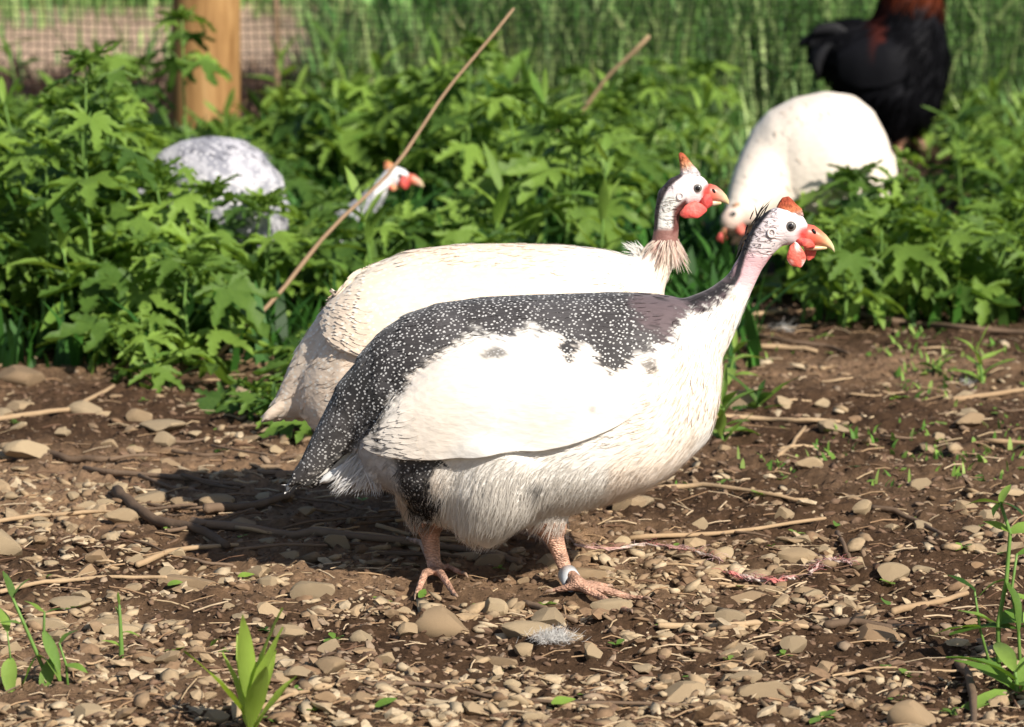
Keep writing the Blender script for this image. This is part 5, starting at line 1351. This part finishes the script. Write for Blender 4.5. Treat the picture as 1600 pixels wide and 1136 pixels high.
for i in range(64):
    Yv = rt.uniform(3.5, 5.6); v = 5512 / Yv - 448; u = rt.uniform(-20, 1620)
    if v < 600 and u < 520: continue
    L = rt.uniform(25, 95) * 4 / Yv; a = rt.gauss(0, .25); b = rt.uniform(-.06, .06)
    stick('twig', [(u, v), (u + L * .5, v + L * .5 * a * .4 + L * b * .3), (u + L, v + L * a * .4)], rt.uniform(3.0, 6.0), T_ if rt.random() < .7 else D_, f"{'long thin' if L > 60 else 'short'} dry twig lying {gravel_area(u, v)}", 'twig', 'small dry twigs lying on the soil', i, n=6)
for i in range(34):
    v = rt.uniform(705, 875); u = rt.uniform(170, 700); L = rt.uniform(60, 190); a = rt.gauss(.05, .16)
    stick('twig', [(u, v), (u + L * .5, v + L * .5 * a + rt.uniform(-6, 6)), (u + L, v + L * a)], rt.uniform(4, 8), D_ if rt.random() < .75 else T_, f"{'long' if L > 120 else 'short'} thin twig in the tangle of the birds' shadow, {'left of' if u < 380 else 'under'} the pied tail", 'twig', 'twigs tangled in the birds\' shadow', 500 + i, n=6, lift=rt.uniform(0, .006))
def cane(name, a, b, r0, r1, label, m=M_CANE, bow=.02):
    mb = MB(); N_ = 16; side = Vector((0, 0, 1)); P = []
    for i in range(N_ + 1):
        t = i / N_; p = a.lerp(b, t) + side * (-bow * math.sin(math.pi * t)) + Vector((.0045 * math.sin(t * 13) + .008 * max(0, .5 - abs(t - .55)) , 0, .003 * math.sin(t * 19))); P.append(p)
    rad = [(r0 + (r1 - r0) * i / N_) * (1.18 if i % 5 == 0 else 1) for i in range(N_ + 1)]
    mb.tube([p - a for p in P], rad, 8); o = link(name, mb.mesh(name), m); o.location = a; tag(o, label, 'cane')
cane('cane', G(322, 574), at(800, 14, 5.62), .0033, .0017, 'long brown cane leaning up from the soil through the weeds', bow=.016)
cane('cane', G(742, 328), at(1012, 57, 6.95), .0032, .0036, 'short pale cane sticking up out of the weeds in the middle', M_STICK_TAN, bow=.004)

# ------------------------------------------------------------------ sprigs, seedlings, yarn, feather
rr = random.Random(31)
p = G(392, 1150); s1 = long_plant(p.x, p.y, .04, rr, .095, 9, 'bright green sprig with upright pointed leaves at the bottom edge', None, [lance(60 + i, .10, .10, M_SPRIG) for i in range(3)], 'sprig', 'sprig', (0, 0), (.75, 1.35), .2)
def stalky(u, v, stems, label, seed):
    r = random.Random(seed); b = G(u, v); root = empty('weed_stalk', (b.x, b.y, gh(b.x, b.y))); tag(root, label, 'weed')
    s = scale_at(b.y)
    for pts, th, leaves in stems:
        mb = MB(); P = [Vector((a * s, (r.uniform(-4, 4) + (c if len(q) > 2 else 0)) * s, h * s)) for q in pts for a, h, c in [(q[0], q[1], q[2] if len(q) > 2 else 0)]]
        mb.tube(P, [.62 * th * s * (1 - .5 * i / len(P)) for i in range(len(P))], 7); link('stem', mb.mesh('stem'), M_STEM, root, False)
        for (i, az, el, size) in leaves:
            leaf_ob(r.choice(LONG_PALE if r.random() < .6 else LONG), root, P[i], Vector((math.cos(az) * math.cos(el), math.sin(az) * math.cos(el), math.sin(el))), size * s * 1.2, r.uniform(-.6, .6), wid=r.uniform(1.1, 1.9))
    return root
stalky(78, 1068, [([(0, 0), (-18, 45), (-38, 95), (-56, 138)], 6, [(3, 2.2, 1.1, 40), (3, .6, 1.0, 34), (2, 3.6, .4, 36), (1, -.5, -.3, 52), (1, 3.4, -1.0, 60)]), ([(16, 0), (4, 40), (-8, 84), (-6, 116)], 5, [(3, 2.6, .5, 34), (3, .3, .2, 30), (2, -.9, -.8, 56), (1, -2.0, -.9, 50)]), ([(28, -4), (26, 30), (16, 66)], 4, [(2, .9, .6, 36), (1, -.4, .1, 30)]), ([(-58, 10), (-62, 40), (-66, 84)], 3, [(2, 2., 1.2, 40), (1, -1.6, -.7, 50)])], 'chewed green sprig with bare stalks and hanging leaves at the left edge', 3)
stalky(1560, 1040, [([(0, 0), (-2, 70), (10, 140), (14, 215), (-2, 262)], 7, [(4, 2.9, .3, 42), (4, 1.0, .9, 34), (4, -.8, .2, 40), (4, 4.2, .1, 36), (3, .2, .3, 50), (3, 3.0, .7, 36), (2, -.9, -.9, 74), (2, 3.5, -.2, 46), (1, .4, .3, 62), (1, 3.4, .4, 60)]), ([(36, -20), (30, 60), (18, 120), (26, 180)], 5, [(3, .4, .2, 60), (2, .1, -.5, 70), (1, 3.2, .1, 90), (1, .5, .2, 70), (0, 3.0, .3, 80), (0, -1.3, .3, 80)]), ([(-10, -10), (-30, 60), (-40, 120)], 4, [(2, 2.6, .8, 44), (1, 3.2, .3, 56), (0, 3.3, .15, 90), (0, -2.6, .2, 80)]), ([(50, -60), (48, 0), (40, 70)], 5, [(2, 1, .6, 60), (1, 3.2, .2, 70), (0, 3.0, .2, 90), (0, -2.2, .2, 90)])], 'tall ragged weed with pale top leaves at the lower right edge', 4)
for i, (u, v, h, n, sz, lab) in enumerate([(1128, 690, .055, 12, .055, 'grass-like green weed growing at the soil beside the pied breast'), (1185, 640, .02, 8, .055, 'flat spreading weed right of the breast'), (1140, 600, .05, 8, .05, 'upright weed half hidden behind the breast edge'), (1535, 600, .05, 8, .045, 'small upright weed on the soil at the right edge'), (1460, 585, .02, 9, .04, 'low weed patch left of the small upright weed'), (1590, 1085, .03, 8, .07, 'broad weed in the lower right corner'), (190, 1030, .06, 5, .018, 'thin spindly stalk between the two sprigs at lower left'), (240, 612, .05, 10, .05, 'bushy little weed on the soil under the thicket'), (330, 1010, .0, 5, .02, 'tiny seedling right of the spindly stalk')]):
    p = G(u, v); long_plant(p.x, p.y, max(h, .008), random.Random(300 + i), sz, n, lab, None, LONG_PALE if i != 1 else LONG, 'small_weed', 'weed', None, (.15, 1.0), .1)

def seedling_mesh(seed):
    r = random.Random(seed); V = []; F = []
    for k in range(r.randint(3, 6)):
        a = k * 1.9 + r.uniform(-.4, .4); L = r.uniform(.6, 1.1); el = r.uniform(.1, .7); w = L * r.uniform(.22, .4); b = len(V)
        d = Vector((math.cos(a) * math.cos(el), math.sin(a) * math.cos(el), math.sin(el))); s = d.cross(Vector((0, 0, 1))).normalized()
        for t, ww in ((0, .1), (.3, .7), (.6, 1), (.85, .6), (1, .05)):
            c = d * L * t - Vector((0, 0, .3 * t * t * L)); V += [c - s * w * ww + Vector((0, 0, .12 * w)), c, c + s * w * ww + Vector((0, 0, .12 * w))]
        for i in range(4):
            q = b + i * 3; F += [(q, q + 3, q + 4, q + 1), (q + 1, q + 4, q + 5, q + 2)]
    me = mesh_py('seedling', V, F); me.materials.append(M_LEAF_LIGHT if seed % 2 else M_LEAF); return me
SEED = [seedling_mesh(i) for i in range(8)]
rq = random.Random(17)
for i in range(105):
    if i < 45: u, v = rq.uniform(1120, 1610), rq.uniform(480, 760)
    else: u, v = rq.uniform(0, 1600), rq.uniform(620, 1130)
    p = G(u, v); o = bpy.data.objects.new('seedling', rq.choice(SEED)); COL.objects.link(o)
    s = rq.uniform(.006, .017); o.scale = (s, s, s); o.rotation_euler = (0, 0, rq.uniform(0, 6.28)); o.location = (p.x, p.y, gh(p.x, p.y) + .003)
    tag(o, f'tiny green seedling {gravel_area(u, v)}', 'seedling', 'seedlings sprouting from the bare soil')
def ground_leaf(u, v, wpx, lab, me, az):
    p = G(u, v); s = scale_at(p.y); o = bpy.data.objects.new('fallen_leaf', me); COL.objects.link(o); o.scale = (wpx * s, wpx * s * 2.2, wpx * s); o.rotation_euler = (.5, -.35, az); o.location = (p.x, p.y, gh(p.x, p.y) + .007); tag(o, lab, 'leaf')
for u, v, w_, lab, k, az in [(655, 945, 30, 'small green leaf on the ground in front of the rear foot', 0, 1.2), (372, 912, 26, 'green leaf on the brick-like flat stone', 1, .2), (1385, 955, 30, 'triangular green leaf on the soil at right', 2, 1.5), (585, 1115, 38, 'round green leaf at the bottom edge', 3, .1), (862, 1112, 40, 'dark green leaf at the bottom centre', 1, .3), (262, 920, 24, 'green leaf left of the brick-like flat stone', 4, .1), (1305, 826, 22, 'pale green leaf above the slab stone', 5, 1.2)]:
    ground_leaf(u, v, w_, lab, LONG_PALE[k % 6] if k != 1 else LONG[1], az)

def yarn(pts, label, th=.0042, seed=0, cr=(.50, .10, .10)):
    r = random.Random(seed); mb = MB(); g = np.random.default_rng(seed); P = []
    for i in range(len(pts) - 1):
        for k in range(8): t = k / 8; P.append(G(pts[i][0] * (1 - t) + pts[i + 1][0] * t, pts[i][1] * (1 - t) + pts[i + 1][1] * t))
    V = []
    for strand in range(4):
        ph = strand * .9; Q = []
        for i, p in enumerate(P): Q.append(p + Vector((r.uniform(-.001, .001), .8 * th * math.cos(i * .9 + ph) + r.uniform(-.002, .002), .007 + .6 * th * math.sin(i * .9 + ph))))
        cc = []; 
        for i in range(len(Q)):
            w = max(0, min(1, .5 + 1.2 * math.sin(i * .37 + seed * 2 + strand * .4))); c = tuple(np.array(cr) * (1 - w) + np.array((.60, .50, .44)) * w); cc += [c] * 5
        mb.tube(Q, [th * .34 * r.uniform(.6, 1.3) for _ in Q], 5, cap=False, c=cc)
    for k in range(60):                                        # loose fibres
        p = r.choice(P) + Vector((r.uniform(-.006, .006), r.uniform(-.004, .004), .008)); q = p + Vector((r.uniform(-.016, .016), r.uniform(-.009, .009), r.uniform(-.004, .006))); mb.tube([p, (p + q) / 2 + Vector((0, 0, .002)), q], .0002, 3, cap=False, c=(.62, .42, .40) if k % 2 else (.55, .2, .19))
    c0 = P[0].copy(); o = link('yarn', mb.mesh('yarn'), M_YARN); o.data.transform(Matrix.Translation(-c0)); o.location = c0; tag(o, label, 'yarn')
yarn([(898, 862), (950, 868), (1010, 860), (1062, 866), (1102, 876), (1134, 888)], 'long strand of reddish fleecy yarn on the gravel behind the banded foot', .0020, 1, (.50, .30, .26))
yarn([(1140, 906), (1170, 914), (1210, 918), (1246, 912)], 'short bright red piece of yarn next to the long flat greenish stone', .0032, 2, (.55, .19, .17))
yarn([(1266, 906), (1282, 890), (1302, 884), (1334, 892)], 'pale pinkish scrap of yarn right of the bright red piece', .0022, 4, (.58, .40, .36))
def down_feather(u, v, label, n, L, seed):
    g = np.random.default_rng(seed); p = G(u, v); P = np.array(p)[None] + g.normal(0, .006, (n, 3)) * (1.5, .9, .45) + (0, 0, .007); D = g.normal(0, 1, (n, 3)) + (.6, 0, .5); D /= np.linalg.norm(D, axis=1, keepdims=True)
    Nn = np.cross(D, g.normal(0, 1, (n, 3))); Nn /= np.linalg.norm(Nn, axis=1, keepdims=True)
    Vv, Ff, Cc = strips(P, D, Nn, np.full(n, L) * g.uniform(.5, 1.3, n), np.full(n, .00022), np.tile(np.array((.80, .78, .75)), (n, 1)) * g.uniform(.75, 1.05, (n, 1)), np.full(n, .3), .8, 3)
    Vv[:, 2] = np.maximum(Vv[:, 2], p.z + .003); c0 = np.array(p); o = link('feather', mesh_np('feather', Vv - c0, Ff, True, Cc), M_FLUFF); o.location = p; tag(o, label, 'feather')
down_feather(862, 1008, 'fluffy white down feather on the gravel in front of the banded foot', 900, .010, 5)
down_feather(1222, 522, 'small white feather scrap on the ground right of the neck', 120, .012, 6)
down_feather(1512, 606, 'grey white feather tuft by the small upright weed at right', 90, .009, 7)

# ------------------------------------------------------------------ where look-alikes still share a label, say which one by its place in the row
bpy.context.view_layer.update()
same = {}
for o in SC.objects:
    if o.parent is None and o.get('category') and o.get('label'): same.setdefault(o['label'], []).append(o)
ORD = ['', 'second', 'third', 'fourth', 'fifth', 'sixth', 'seventh', 'eighth', 'ninth', 'tenth']
for lab, obs in same.items():
    n = len(obs)
    if 2 <= n <= 10 and len(lab.split()) <= 13:
        obs.sort(key=lambda o: o.location.x / max(.1, o.location.y))
        for i, o in enumerate(obs): o['label'] = lab + (', leftmost' if i == 0 else ', rightmost' if i == n - 1 else f', {ORD[i]} from left')
